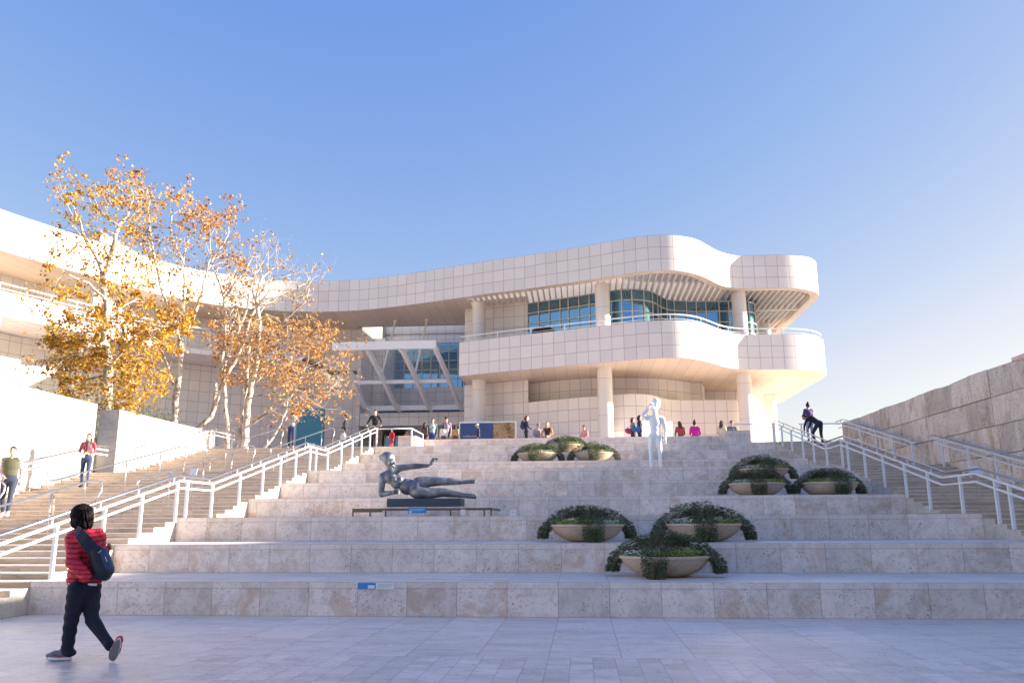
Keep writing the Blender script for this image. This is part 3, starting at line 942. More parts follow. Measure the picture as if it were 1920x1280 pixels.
def thin_rail(x, y0, y1, posts, label):
    t = empty('handrail_run', (x, (y0+y1)/2, near_z((y0+y1)/2)), 0, label, 'handrail', 'slender metal handrails in the middle of the left stairs')
    off = Matrix.Translation(-t.location)
    def P(name, mm, mat, sm=False):
        o = mm.build(name, mat, None, sm); o.parent = t; o.matrix_parent_inverse = off
    z0, z1 = rail_z(y0), rail_z(y1)
    q = [(x,y0+.1,z0-.42),(x,y0-.18,z0-.22),(x,y0-.26,z0-.1),(x,y0-.15,z0-.01)]
    q += [tuple(v) for v in rpath(x, y0, y1)]
    q += [(x,y1+.3,z1+.0),(x,y1+.42,z1-.08),(x,y1+.40,z1-.22),(x,y1+.22,z1-.42)]
    mm = MB(); mm.tube(q, .022, 8); P('handrail', mm, MAT['steel'], 'all')
    mm = MB(); mm.tube([(x,y0+.1,z0-.4),(x,y0+.1,near_z(y0+.1))], .02, 8); P('post', mm, MAT['brass'], 'all')
    mm = MB(); mm.tube([(x,y1+.22,z1-.42),(x,y1+.22,near_z(y1+.22))], .02, 8); P('post', mm, MAT['brass'], 'all')
    for y in posts:
        mm = MB(); mm.tube([(x,y,rail_z(y)),(x,y,near_z(y))], .018, 8); P('post', mm, MAT['steel'], 'all')
for x, w in ((-10.52, 'inner'), (-12.78, 'outer')):
    for (a, b), fl in (((10.9, 17.0), 'lowest'), ((19.1, 25.4), 'middle'), ((27.4, 33.9), 'top')):
        thin_rail(x, a, b, [a+1.3, (a+b)/2, b-1.3], f'slender steel handrail with curled ends, {w} row, {fl} flight of the left stairs')
# thin guard rails along the plaza edge
def guard(pts, z, posts, label):
    c = Vector(pts[0]); t = empty('guard_rail', (c.x,c.y,PZ), 0, label, 'railing')
    off = Matrix.Translation(-t.location)
    mm = MB(); mm.tube([(p[0],p[1],z) for p in pts], .028, 6)
    o = mm.build('top_rail', MAT['white'], None, 'all'); o.parent = t; o.matrix_parent_inverse = off
    for p in posts:
        mm = MB(); mm.box(p[0]-.03,p[0]+.03,p[1]-.03,p[1]+.03,PZ,z)
        o = mm.build('post', MAT['white']); o.parent = t; o.matrix_parent_inverse = off
a = at(713,805,34.4); b = at(793,805,36.9)
guard([(-8.8,34.4),(b.x,34.4),(b.x,36.9)], a.z+.03, [(b.x,34.4),(b.x,36.9)], 'thin white rail from the left stairs to the end of the seat wall')
a = at(1362,797,34.9)
guard([(a.x,34.6),(8.04,34.6)], a.z+.0, [(8.04,34.6)], 'thin rail from the right end block to the right stairs')
guard([(9.3,35.6),(11.2,35.6)], 5.38, [(9.4,35.6)], 'short thin rail meeting the far end of the cleft wall')

# ------------------------------------------------------------------ planters
bowl_m = travertine('bowl_stoneware', (.56,.44,.33), (.45,.34,.25), pu=1e3, pv=1e3, pits=.2, stain=.25, var=0, bump=.15, rough=.7)
soil_m = plain('planter_soil', (.05,.035,.025), .95, bump=.5)
def leafmat(name, stops, trans=.25, rough=.6):
    n = NT(name)
    c = n.ramp(n.u, stops)
    n.fin(c, rough)
    tr = n.t.nodes.new('ShaderNodeBsdfTranslucent'); n.lk(c, tr.inputs[0])
    mx = n.t.nodes.new('ShaderNodeMixShader'); mx.inputs[0].default_value = trans
    n.lk(n.b.outputs[0], mx.inputs[1]); n.lk(tr.outputs[0], mx.inputs[2]); n.lk(mx.outputs[0], n.out.inputs[0])
    return n.m
ros_m = leafmat('rosemary_leaf', [(0,(.035,.05,.02)),(.3,(.07,.10,.04)),(.65,(.125,.155,.07)),(.88,(.21,.225,.12)),(1,(.26,.18,.09))])
flo_m = leafmat('white_green_bedding', [(0,(.07,.18,.04)),(.35,(.14,.30,.07)),(.48,(.24,.36,.14)),(.58,(.68,.74,.60)),(1,(.85,.87,.75))])
grn_m = leafmat('yellow_green_bedding', [(0,(.10,.20,.04)),(.5,(.28,.38,.07)),(1,(.52,.55,.14))])
def leaf_quad(mb, c, d, L, W, rn, u):
    """a lance shaped leaf with a crease"""
    d = d.normalized()
    s = d.cross(Vector((rn.uniform(-1,1),rn.uniform(-1,1),rn.uniform(-1,1))))
    if s.length < 1e-3: s = d.orthogonal()
    s.normalize(); s *= W/2
    a = c; b = c+d*L; m_ = c+d*(L*.5)
    n = len(mb.v)
    mb.v += [tuple(a), tuple(m_+s), tuple(b), tuple(m_-s)]
    mb.f.append((n,n+1,n+2,n+3)); mb.uv += [(u,.5)]*4; mb.mi.append(0)
def make_planter(seed, front):
    rn = random.Random(seed)
    t = empty('planter_bowl')
    b = MB()
    b.lathe([(0.001,0),(.30,0),(.36,.012),(.46,.05),(.57,.12),(.66,.21),(.72,.30),(.742,.352),(.765,.362),(.772,.38),(.765,.415),(.745,.42),(.70,.415),(.69,.36),(.50,.33),(0.001,.32)], n=56)
    b.build('bowl', bowl_m, t, True, merge=True)
    s = MB(); s.lathe([(.69,.365),(.5,.39),(.2,.42),(.001,.43)], n=32); s.build('soil', soil_m, t, 'all')
    f = MB()
    # four thick ropes of trailing sprigs arching over the rim
    for ci, ang in enumerate((front, front+90, front+180, front+270)):
        A = R(ang+rn.uniform(-6,6))
        wid = rn.uniform(.135,.17)*(1.15 if ci == 0 else 1)
        low = rn.uniform(.0,.08)
        top = .73+rn.uniform(-.03,.04)
        path = [(.02,top),(.22,top+.01),(.42,top-.04),(.60,top-.11),(.74,.46),(.84,.36),(.90,.24),(.92,.13),(.92,low+.05)]
        if ci == 0: path = [(.05,top),(.25,top+.0),(.45,top-.06),(.60,.54),(.72,.44),(.79,.33),(.80,.20),(.78,.10),(.75,.05)]
        pts = [Vector((r_*math.cos(A), r_*math.sin(A), z)) for r_, z in path]
        for k in range(3800):
            q = rn.random()**.92*(len(pts)-1.001); i = int(q); fr = q-i
            c = pts[i].lerp(pts[i+1], fr); d = (pts[i+1]-pts[i]).normalized()
            tt = q/(len(pts)-1)
            w = wid*(1.25-.35*tt)*(1.0 if tt < .93 else .75)
            # ropes hang as strands: quantise around the section
            an = rn.uniform(0,2*math.pi); rr = w*math.sqrt(rn.random())
            side = d.cross(Vector((0,0,1)));
            side = Vector((-math.sin(A),math.cos(A),0))
            nrm = side.cross(d)
            c = c + side*math.cos(an)*rr*1.15 + nrm*math.sin(an)*rr*.8
            if c.z < .02: c.z = .02+rn.random()*.06
            dd = d*1.0 + (side*math.cos(an)+nrm*math.sin(an))*rn.uniform(.2,1.1) + Vector((0,0,rn.uniform(-.3,.3)))
            shade = rn.random()
            leaf_quad(f, c, dd, rn.uniform(.03,.07)*(1.7 if rn.random() < .06 else 1), rn.uniform(.009,.016), rn, min(.99, max(.01, shade*.55+.25*math.sin(an*7+tt*9)+.2)))
    # domed crown between the ropes
    for k in range(1300):
        an = rn.uniform(0,2*math.pi); r_ = .42*math.sqrt(rn.random())
        z = .76-.62*r_*r_ + rn.uniform(-.10,.02)
        c = Vector((r_*math.cos(an), r_*math.sin(an), z))
        leaf_quad(f, c, Vector((math.cos(an)*.7,math.sin(an)*.7,rn.uniform(.0,1.0))), rn.uniform(.04,.08), rn.uniform(.011,.018), rn, rn.random()*.85)
    f.build('trailing_rosemary', ros_m, t)
    g1, g2 = MB(), MB()
    for k in range(1500):
        an = rn.uniform(0,2*math.pi); r_ = .50+.20*rn.random()
        q = (math.degrees(an)-front) % 360
        c = Vector((r_*math.cos(an), r_*math.sin(an), .41+rn.random()*.10))
        mb = g1 if (q > 180) != (seed % 2 == 0) else g2
        for _ in range(1):
            leaf_quad(mb, c, Vector((rn.uniform(-1,1),rn.uniform(-1,1),rn.uniform(.2,1))), rn.uniform(.025,.05), rn.uniform(.025,.04), rn, rn.random())
    g1.build('white_flowers', flo_m, t); g2.build('leafy_bedding', grn_m, t)
    return t
protos = [make_planter(11, -96), make_planter(12, -88), make_planter(13, -92)]
PG = 'stone planter bowls on the terraces'
planters = [  # px x centre, terrace k, world Y, proto, label
 (1242, 1, 14.05, 0, 'nearest bowl planter with hanging rosemary, alone on the lowest terrace'),
 (1100, 2, 16.35, 1, 'left one of the pair of large bowl planters on the second terrace'),
 (1316, 2, 16.35, 2, 'right one of the pair of large bowl planters, white flowers beside its front strand'),
 (1421, 4, 22.15, 0, 'bowl planter on the right side, standing in front of another one'),
 (1557, 4, 22.15, 1, 'rightmost bowl planter, close to the white railing'),
 (1435, 5, 24.3, 2, 'bowl planter on the right side, half hidden behind another one'),
 (1009, 7, 30.5, 1, 'small looking bowl planter upper left of the far trio'),
 (1116, 7, 30.5, 2, 'sun touched bowl planter at the right of the far trio'),
 (1063, 8, 32.8, 0, 'topmost bowl planter, behind the other two of the far trio')]
used = set()
for px, k, Y, pi, lab in planters:
    o = protos[pi] if pi not in used else copy_tree(protos[pi])
    used.add(pi)
    X = at(px, 950, Y).x
    o.location = (X, Y, .5*k+.002); o.rotation_euler = (0,0,R((px*7 % 23)-11)); s_ = .965+(px % 5-2)*.012; o.scale = (s_,s_,s_*.83)
    tag(o, lab, 'planter', PG)

# ------------------------------------------------------------------ small signs
def plate(name, label, cat, c, w, h, rz=0, tilt=0, segs=(), mat=None, stand=0.0, th=.012):
    t = empty(name, c, rz, label, cat)
    mm = MB(); M_ = Matrix.Rotation(R(tilt), 4, 'X')
    mm.box(-w/2, w/2, -th/2, th/2, 0, h, M=M_)
    mm.build('panel', mat or MAT['white'], t)
    for qi, (nm, x0, x1, z0, z1, mt) in enumerate(segs):
        mm = MB(); mm.box(x0*w-w/2, x1*w-w/2, -th/2-.003-.001*qi, -th/2+.001, z0*h, z1*h, M=M_); mm.build(nm, mt, t)
    if stand:
        mm = MB(); mm.tube([(0,0,.02),(0,0.02,-stand)], .012, 6); mm.build('stand', MAT['steel'], t)
    return t
blue_m = plain('sign_blue', (.05,.24,.55), .5, var=.03)
grey_m = plain('sign_text_grey', (.35,.38,.42), .6)
a = at(705,1098,Y1); w_ = at(739,1098,Y1).x-at(670,1098,Y1).x
txt = [('text_line', .56,.97,.70,.74,grey_m),('text_line', .56,.95,.52,.56,grey_m),('text_line', .56,.90,.34,.38,grey_m)]
plate('sign', 'blue and white notice strip fixed to the lowest terrace wall', 'sign', (a.x, Y1-.012, a.z-.045), w_, .095, segs=[('blue_field',.01,.5,.02,.98,blue_m),('pictogram',.29,.47,.12,.62,MAT['white'])]+txt)
a = at(783,956,17.75)
plate('sign', 'small blue notice hung on the low brown barrier below the bronze figure', 'sign', (a.x, 17.72, a.z-.06), .40, .12, segs=[('text_line',.1,.9,.65,.7,MAT['white']),('text_line',.1,.8,.4,.45,MAT['white']),('pictogram',.05,.2,.1,.35,MAT['white'])], mat=blue_m)
a = at(868,961,17.72); plate('label_card', 'little white label card at the right part of the brown barrier', 'label', (a.x,17.71,a.z-.05), .1, .12, segs=[('text_line',.15,.85,.6,.66,grey_m)])
a = at(961,960,17.5); plate('label_card', 'little pale label card standing alone right of the brown barrier', 'label', (a.x,17.6,1.5), .13, .13, segs=[('text_line',.15,.85,.6,.66,grey_m)])
a = at(371,889,19.1); plate('label_card', 'tilted white card on a stalk above the lower landing of the left stairs', 'label', (-8.95,18.4,a.z-.05), .17, .17, 0, -25, stand=.5)
a = at(607,836,27.2); plate('label_card', 'tilted white card on a stalk above the upper landing of the left stairs', 'label', (-9.0,26.8,a.z-.12), .17, .2, 0, -25, stand=.5)
a = at(1768,884,18.4); plate('label_card', 'tilted cream card on a stalk by the right stairs landing', 'label', (8.35,18.2,a.z-.08), .2, .2, 0, -25, stand=.5)

# low brown barrier in front of the bronze
br = plain('brown_bronze_bar', (.16,.11,.085), .5, .4)
Yb = 17.75
xs = [at(px, 960, Yb).x for px in (662,694,717,723,845,908,921)]
zt0 = at(790,954,Yb).z
t = empty('barrier_rail', (xs[0],Yb,1.5), 0, 'low brown metal barrier around the plinth of the bronze figure', 'barrier')
off = Matrix.Translation(-t.location)
def bpp(nm, mm):
    o = mm.build(nm, br); o.parent = t; o.matrix_parent_inverse = off
mm = MB(); mm.box(xs[0], xs[6], Yb-.03, Yb+.03, zt0-.03, zt0+.02); mm.box(xs[0]-.02, xs[0]+.02, Yb, 19.6, zt0-.03, zt0+.02); mm.box(xs[6]-.02, xs[6]+.02, Yb, 19.6, zt0-.03, zt0+.02); bpp('top_rail', mm)
mm = MB(); mm.box(xs[0], xs[2], Yb-.02, Yb+.02, zt0-.06, zt0-.03); bpp('lower_rail', mm)
for x in (xs[0],xs[1],xs[3],xs[4],xs[5],xs[6]):
    mm = MB(); mm.box(x-.015, x+.015, Yb-.015, Yb+.015, 1.5, zt0); bpp('post', mm)
# dark sunshade lump behind the balcony rail
a = at(1018,614,52.0)
um = empty('folded_parasol', (a.x,52.9,11.9), 0, 'dark brown parasol canopy peeping over the balcony rail', 'parasol')
mm = MB(); mm.tube([(0,0,0),(0,0,2.2)], .03, 8); mm.build('pole', MAT['steel'], um, 'all')
mm = MB()
for k in range(16):
    a0, a1 = 2*math.pi*k/16, 2*math.pi*(k+1)/16
    for (r0,z0),(r1,z1) in (((.03,2.25),(.4,2.1)),((.4,2.1),(.8,1.85)),((.8,1.85),(.82,1.75))):
        mm.face([(r0*math.cos(a0),r0*math.sin(a0),z0),(r0*math.cos(a1),r0*math.sin(a1),z0),(r1*math.cos(a1),r1*math.sin(a1),z1),(r1*math.cos(a0),r1*math.sin(a0),z1)])
mm.build('canopy', plain('dark_brown_canvas', (.06,.03,.025), .8), um, True)
# ------------------------------------------------------------------ trees
bark_n = NT('mottled_white_bark')
mp = bark_n.t.nodes.new('ShaderNodeMapping'); bark_n.lk(bark_n.obj, mp.inputs[0]); mp.inputs[3].default_value = (1,1,.5)
b1 = bark_n.noise(mp.outputs[0], 5.0, 4, .6, .5); b2 = bark_n.noise(bark_n.obj, 30, 3)
bc = bark_n.ramp(b1, [(.36,(.20,.15,.11)),(.45,(.42,.36,.30)),(.55,(.60,.55,.49)),(.75,(.68,.64,.58))])
bark_n.bump(b2, .3, .01)
bark_m = bark_n.fin(bc, .75)
leaf_y = leafmat('autumn_yellow_leaf', [(0,(.24,.10,.02)),(.3,(.50,.23,.025)),(.6,(.68,.36,.03)),(.85,(.62,.42,.06)),(1,(.32,.32,.07))], .4)
leaf_b = leafmat('dry_brown_leaf', [(0,(.22,.09,.04)),(.4,(.48,.22,.06)),(.75,(.66,.36,.09)),(1,(.60,.42,.16))], .35)
def V3(px, py, Y): return at(px, py, Y)
def leaf_blade(mb, c, nrm, d, s, u):
    """a folded sycamore leaf, two faces"""
    d = (d-nrm*d.dot(nrm))
    if d.length < 1e-4: d = nrm.orthogonal()
    d.normalize(); sd = nrm.cross(d)
    a = c; b = c+d*s; l = c+d*s*.45+sd*s*.5+nrm*s*.15; r_ = c+d*s*.45-sd*s*.5+nrm*s*.15
    n = len(mb.v)
    mb.v += [tuple(a),tuple(l),tuple(b),tuple(r_)]
    mb.f += [(n,n+1,n+2),(n,n+2,n+3)]; mb.uv += [(u,.5)]*6; mb.mi += [0,0]
def tree(name, label, Y, limbs, rbase, seed, leafn, lm, dens, twig=1.0, group=None, size=(.08,.16), zone=None):
    """limbs: list of (pixel polyline, r0, r1, depth drift); dens(px,py)->0..1 leafiness"""
    rn = random.Random(seed)
    p0 = V3(*limbs[0][0][0], Y)
    t = empty(name, (p0.x, Y, p0.z), 0, label, 'tree', group)
    off = Matrix.Translation(-t.location)
    wood, fine = MB(), MB()
    twigs = []
    def to_px(P):
        d = P-Vector((0,0,CZ)); c = d.dot(_F)
        return 960+CF*d.dot(_R)/c, 640-CF*d.dot(_U)/c
    def grow(P, D, r_, L, lvl):
        n = max(3, int(L/.22)); pts = [P]; rad = [r_]; D = D.normalized()
        for i in range(n):
            D = (D + Vector((rn.gauss(0,.20),rn.gauss(0,.20),rn.gauss(.05,.17)))).normalized()
            P = P + D*(L/n); pts.append(P); rad.append(r_*(1-(i+1)/n*.75))
            if lvl < 3 and i > 0 and rn.random() < (.80 if lvl == 1 else .60):
                s_ = D.cross(Vector((rn.uniform(-1,1),rn.uniform(-1,1),rn.uniform(-1,1)))).normalized()
                grow(P, D*.6+s_*.9+Vector((0,0,.15)), rad[-1]*.65, L*rn.uniform(.35,.6), lvl+1)
        (wood if lvl == 1 else fine).tube(pts, rad, 6 if lvl == 1 else 4, caps=False)
        if lvl >= 2:
            for i in range(1, len(pts)): twigs.append((pts[i], (pts[i]-pts[i-1]).normalized()))
        twigs.append((pts[-1], D)); twigs.append((pts[-1], D))
    for poly, r0, r1, drift in limbs:
        n = len(poly); q = []
        for i, (x, y) in enumerate(poly): q.append(V3(x, y, Y+drift*i/(n-1)))
        # densify and roughen
        pts, rad = [], []
        for i in range(n-1):
            m_ = max(2, int((q[i+1]-q[i]).length/.35))
            for k in range(m_):
                f = k/m_; pts.append(q[i].lerp(q[i+1], f)+Vector((rn.gauss(0,.018),rn.gauss(0,.03),0))); rad.append(r0+(r1-r0)*((i+f)/(n-1)))
        pts.append(q[-1]); rad.append(r1)
        wood.tube(pts, rad, 9, caps=True)
        for i in range(1, len(pts)):
            fr = i/len(pts)
            if rad[i] < rbase*.62 and rn.random() < .50*twig*(.5+fr):
                D = (pts[i]-pts[i-1]).normalized()
                s_ = D.cross(Vector((rn.uniform(-1,1),rn.uniform(-1,1),rn.uniform(-1,1)))).normalized()
                grow(pts[i], D*.7+s_+Vector((0,0,.2)), max(.012,rad[i]*.45), rn.uniform(.9,2.0)*twig, 1)
        grow(pts[-1], (pts[-1]-pts[-2]), r1*.9, rn.uniform(.8,1.4), 1)
    o = wood.build('trunk', bark_m, None, 'all'); o.parent = t; o.matrix_parent_inverse = off
    o = fine.build('branches', bark_m, None, 'all'); o.parent = t; o.matrix_parent_inverse = off
    lf = MB()
    w = [dens(*to_px(P)) for P, D in twigs]
    tot = sum(w) or 1
    cum = np.cumsum(w)/tot
    idx = np.searchsorted(cum, [rn.random() for _ in range(leafn)])
    for i in idx:
        P, D = twigs[min(int(i), len(twigs)-1)]
        c = P+Vector((rn.gauss(0,.08),rn.gauss(0,.08),rn.gauss(-.05,.07)))
        nr = Vector((rn.gauss(0,1),rn.gauss(0,1),rn.gauss(.5,.8))).normalized()
        leaf_blade(lf, c, nr, Vector((rn.gauss(0,1),rn.gauss(0,1),-.8)), rn.uniform(*size), rn.random())
    if zone:
        # leafy boughs hanging in front of and between the limbs, as sprays round short twigs
        for (x0,y0,x1,y1,nb,per) in zone:
            for _ in range(nb):
                an = rn.uniform(0,2*math.pi); rr = math.sqrt(rn.random())
                px = (x0+x1)/2+(x1-x0)/2*rr*math.cos(an); py = (y0+y1)/2+(y1-y0)/2*rr*math.sin(an)
                P = V3(px, py, Y+rn.uniform(-2.2,2.2)); D = Vector((rn.uniform(-1,1),rn.uniform(-1,1),rn.uniform(-.5,.35))).normalized()
                L = rn.uniform(.5,1.1)
                fine2.tube([P-D*L*.5, P+Vector((0,0,.05)), P+D*L*.5-Vector((0,0,.06))], [.012,.009,.004], 3, caps=False)
                for k in range(per):
                    f = rn.random()-.5
                    c = P+D*L*f+Vector((rn.gauss(0,.10),rn.gauss(0,.10),rn.gauss(-.03,.08)))
                    nr = Vector((rn.gauss(0,.7),rn.gauss(0,.7),rn.gauss(.8,.6))).normalized()
                    leaf_blade(lf, c, nr, Vector((rn.gauss(0,1),rn.gauss(0,1),-.5)), rn.uniform(*size), rn.random())
    o = lf.build('foliage', lm); o.parent = t; o.matrix_parent_inverse = off
    if zone and fine2.v:
        o = fine2.build('twigs', bark_m, None, 'all'); o.parent = t; o.matrix_parent_inverse = off
    return t
fine2 = MB()
TG = 'sycamore trees behind the left walls'
def gauss_zone(cx, cy, rx, ry): return lambda x, y: math.exp(-(((x-cx)/rx)**2+((y-cy)/ry)**2))
tree('sycamore_tree', 'tallest sycamore at left, dense golden leaves low on a white trunk', 30.0, [
  ([(200,835),(201,740),(204,690),(196,640),(200,580),(195,535),(193,512)], .20,.13, .5),
  ([(193,512),(180,482),(161,448),(152,428),(148,408)], .09,.03,-1.5),
  ([(194,515),(206,486),(219,436),(222,424),(207,414),(193,404),(184,392)], .10,.03, .8),
  ([(222,424),(238,404),(246,384),(250,368)], .05,.02, 1.5),
  ([(196,560),(165,530),(142,522),(122,512)], .06,.02,-1.5),
  ([(200,640),(160,655),(122,668),(98,672)], .06,.02,-2),
  ([(202,690),(230,660),(262,640),(285,625)], .06,.02,-1),
  ([(202,700),(165,712),(130,716),(104,708)], .05,.02, 1),
  ([(198,600),(230,575),(258,560)], .05,.02, 2)], .2, 21, 5600, leaf_y,
  lambda x, y: (.22+.9*max(0, min(1,(y-430)/130)))*(1 if x > 85 else .15), 1.0, TG,
  zone=[(80,570,325,690,165,17),(95,665,320,768,150,17),(140,430,300,560,75,12),(115,350,290,440,45,9)])
fine2 = MB()
tree('sycamore_tree', 'slender sycamore with forked white trunk and thin golden crown', 34.6, [
  ([(324,850),(326,800),(333,725),(338,668),(338,636)], .16,.12,.3),
  ([(338,636),(325,606),(311,566),(299,530),(287,474),(281,440),(280,415),(278,392),(281,374)], .09,.025,-1.2),
  ([(338,636),(344,592),(346,540),(343,490),(350,460)], .08,.025, .6),
  ([(340,634),(360,602),(371,574),(384,520),(400,484),(418,458),(428,440)], .085,.02, 1.6),
  ([(326,722),(306,660),(288,637),(276,604)], .055,.02,-.8),
  ([(287,474),(265,440),(248,422),(241,402)], .05,.02,-1.5),
  ([(343,490),(325,455),(319,426),(322,406)], .05,.02, 1.2),
  ([(384,520),(396,478),(392,452),(400,432)], .04,.015,-1.0)], .17, 22, 3000, leaf_b,
  lambda x, y: .45, 1.0, TG, zone=[(230,370,420,530,60,9),(330,430,470,560,20,7)])
fine2 = MB()
tree('sycamore_tree', 'leaning sycamore with bare white limbs spreading to the right', 36.4, [
  ([(345,835),(370,806),(395,780),(405,752),(420,712),(433,690),(446,668),(459,640),(468,602),(481,576)], .14,.06,.5),
  ([(481,576),(500,562),(540,546),(572,532)], .05,.02,1.0),
  ([(398,770),(404,720),(412,694),(428,662),(434,650),(452,606),(460,588),(470,545)], .09,.045,-.8),
  ([(470,545),(480,512),(493,490),(500,476)], .04,.015,-.5),
  ([(460,588),(478,572),(498,548)], .035,.015, 1),
  ([(414,692),(420,640),(424,600),(420,560),(408,520),(396,500),(400,486)], .085,.02,.6),
  ([(420,560),(440,530),(460,508),(470,488),(468,474)], .05,.015,1.2),
  ([(446,668),(500,662),(530,648),(560,628)], .04,.015,-1.5),
  ([(424,600),(445,566),(500,530),(545,515)], .045,.012,.8)], .15, 23, 1700, leaf_b,
  lambda x, y: .10+.9*max(0,min(1,(y-590)/60)), 1.1, TG, zone=[(380,590,520,680,60,10),(470,500,590,580,18,4)])
fine2 = MB()
tree('sycamore_tree', 'right hand sycamore at the plaza edge with brown leaves hanging by the entrance', 36.0, [
  ([(457,842),(460,792),(467,748),(478,692),(484,652),(486,602),(480,560)], .17,.09,.6),
  ([(480,560),(488,525),(505,508),(520,498)], .06,.02,1.0),
  ([(448,842),(452,792),(462,732),(464,682),(470,640)], .12,.05,1.2),
  ([(464,800),(490,782),(520,763),(545,744),(560,715),(572,690)], .07,.02,-1.2),
  ([(486,640),(520,612),(545,590),(572,566),(580,540)], .06,.02,-.8),
  ([(484,660),(530,645),(572,655),(600,640)], .05,.02,-1.5),
  ([(478,700),(530,690),(575,700),(606,690)], .045,.02,-2),
  ([(467,748),(510,735),(560,742),(600,738),(622,726)], .045,.015,-1)], .17, 24, 1100, leaf_b,
  lambda x, y: .05+max(0,min(1,(y-560)/60)), 1.1, TG,
  zone=[(450,590,560,650,26,13),(530,590,634,670,52,13),(470,650,570,720,34,13),(510,700,610,775,34,12),(595,670,634,745,14,11),(500,745,560,805,12,10),(430,775,480,810,6,9)])
fine2 = MB()
tree('sycamore_tree', 'thin straight sycamore stem between the leaning one and the plaza edge', 37.5, [
  ([(426,842),(424,790),(421,745),(420,700),(424,640),(428,600)], .13,.05,.4),
  ([(424,640),(440,600),(446,566)], .05,.02,.8)], .14, 25, 500, leaf_b, lambda x, y: 1.0, .8, TG)
fine2 = MB()
tree('sycamore_tree', 'short bare stem leaning right at the top of the left stairs', 37.0, [
  ([(494,842),(512,818),(528,794),(536,772),(540,748)], .06,.025,.3)], .07, 26, 160, leaf_b, lambda x, y: 1.0, .5, TG)

# feathery green shrubs above the wall
def shrub(label, x0, x1, Y, z0, z1, seed, n, mat):
    rn = random.Random(seed)
    t = empty('feathery_shrub', ((x0+x1)/2, Y, z0), 0, label, 'shrub', 'green shrubs behind the left walls')
    off = Matrix.Translation(-t.location)
    mb = MB(); st = MB()
    nb = 26
    for b in range(nb):
        bx = x0+(x1-x0)*rn.random(); by = Y+rn.uniform(-1.2,1.2); env = 1-((bx-(x0+x1)/2)/((x1-x0)/2))**2*.6
        tip = Vector((bx+rn.uniform(-.5,.5), by+rn.uniform(-.4,.4), z0+(z1-z0)*env*rn.uniform(.65,1.0)))
        base = Vector((bx*.7+(x0+x1)/2*.3, by, z0))
        st.tube([base, base.lerp(tip,.6)+Vector((0,0,.1)), tip], [.03,.018,.006], 5, caps=False)
        for k in range(n//nb):
            f = rn.uniform(.25,1.05); c = base.lerp(tip, f)+Vector((rn.gauss(0,.22),rn.gauss(0,.22),rn.gauss(0,.12)))
            leaf_quad(mb, c, Vector((rn.uniform(-1,1),rn.uniform(-1,1),rn.uniform(-.1,1.2))), rn.uniform(.12,.26), .02, rn, rn.random())
    o = mb.build('foliage', mat); o.parent = t; o.matrix_parent_inverse = off
    o = st.build('stem', bark_m); o.parent = t; o.matrix_parent_inverse = off
pine_m = leafmat('feathery_green', [(0,(.06,.10,.03)),(.5,(.16,.21,.06)),(1,(.34,.36,.12))], .3)
a, b = at(182,760,31).x, at(258,760,31).x
b2, c_ = at(250,760,35.4).x, at(345,760,35.4).x
zt_s = at(230,738,29).z
shrub('feathery green shrub rising behind the gap in the left stone wall', a, b, 31.0, 3.2, at(225,736,31).z, 31, 5200, pine_m)
shrub('feathery green shrub behind the middle of the farther left stone wall', b2, c_, 35.6, 3.8, at(285,748,35.6).z, 32, 5200, pine_m)
# bare young shrub at the far left behind the wall
def twiggy(label, px, Y, zb, seed):
    rn = random.Random(seed); p = at(px, 700, Y)
    t = empty('bare_shrub', (p.x,Y,zb), 0, label, 'shrub'); off = Matrix.Translation(-t.location); mb = MB()
    def g(P, D, r_, L, l):
        pts = [P]; rad = [r_]
        for i in range(5):
            D = (D+Vector((rn.gauss(0,.15),rn.gauss(0,.15),rn.gauss(.05,.1)))).normalized(); P = P+D*L/5; pts.append(P); rad.append(r_*(1-i*.15))
            if l < 3 and i > 0: g(P, D+Vector((rn.gauss(0,.6),rn.gauss(0,.6),.1)), rad[-1]*.6, L*.55, l+1)
        mb.tube(pts, rad, 5, caps=False)
    for k in range(5): g(Vector((p.x+rn.uniform(-.2,.2),Y,zb)), Vector((rn.uniform(-.5,.5),rn.uniform(-.3,.3),1)), .03, 2.3, 0)
    o = mb.build('branches', bark_m); o.parent = t; o.matrix_parent_inverse = off
twiggy('bare twiggy shrub above the left stone wall at the picture edge', 12, 27.0, 4.2, 41)
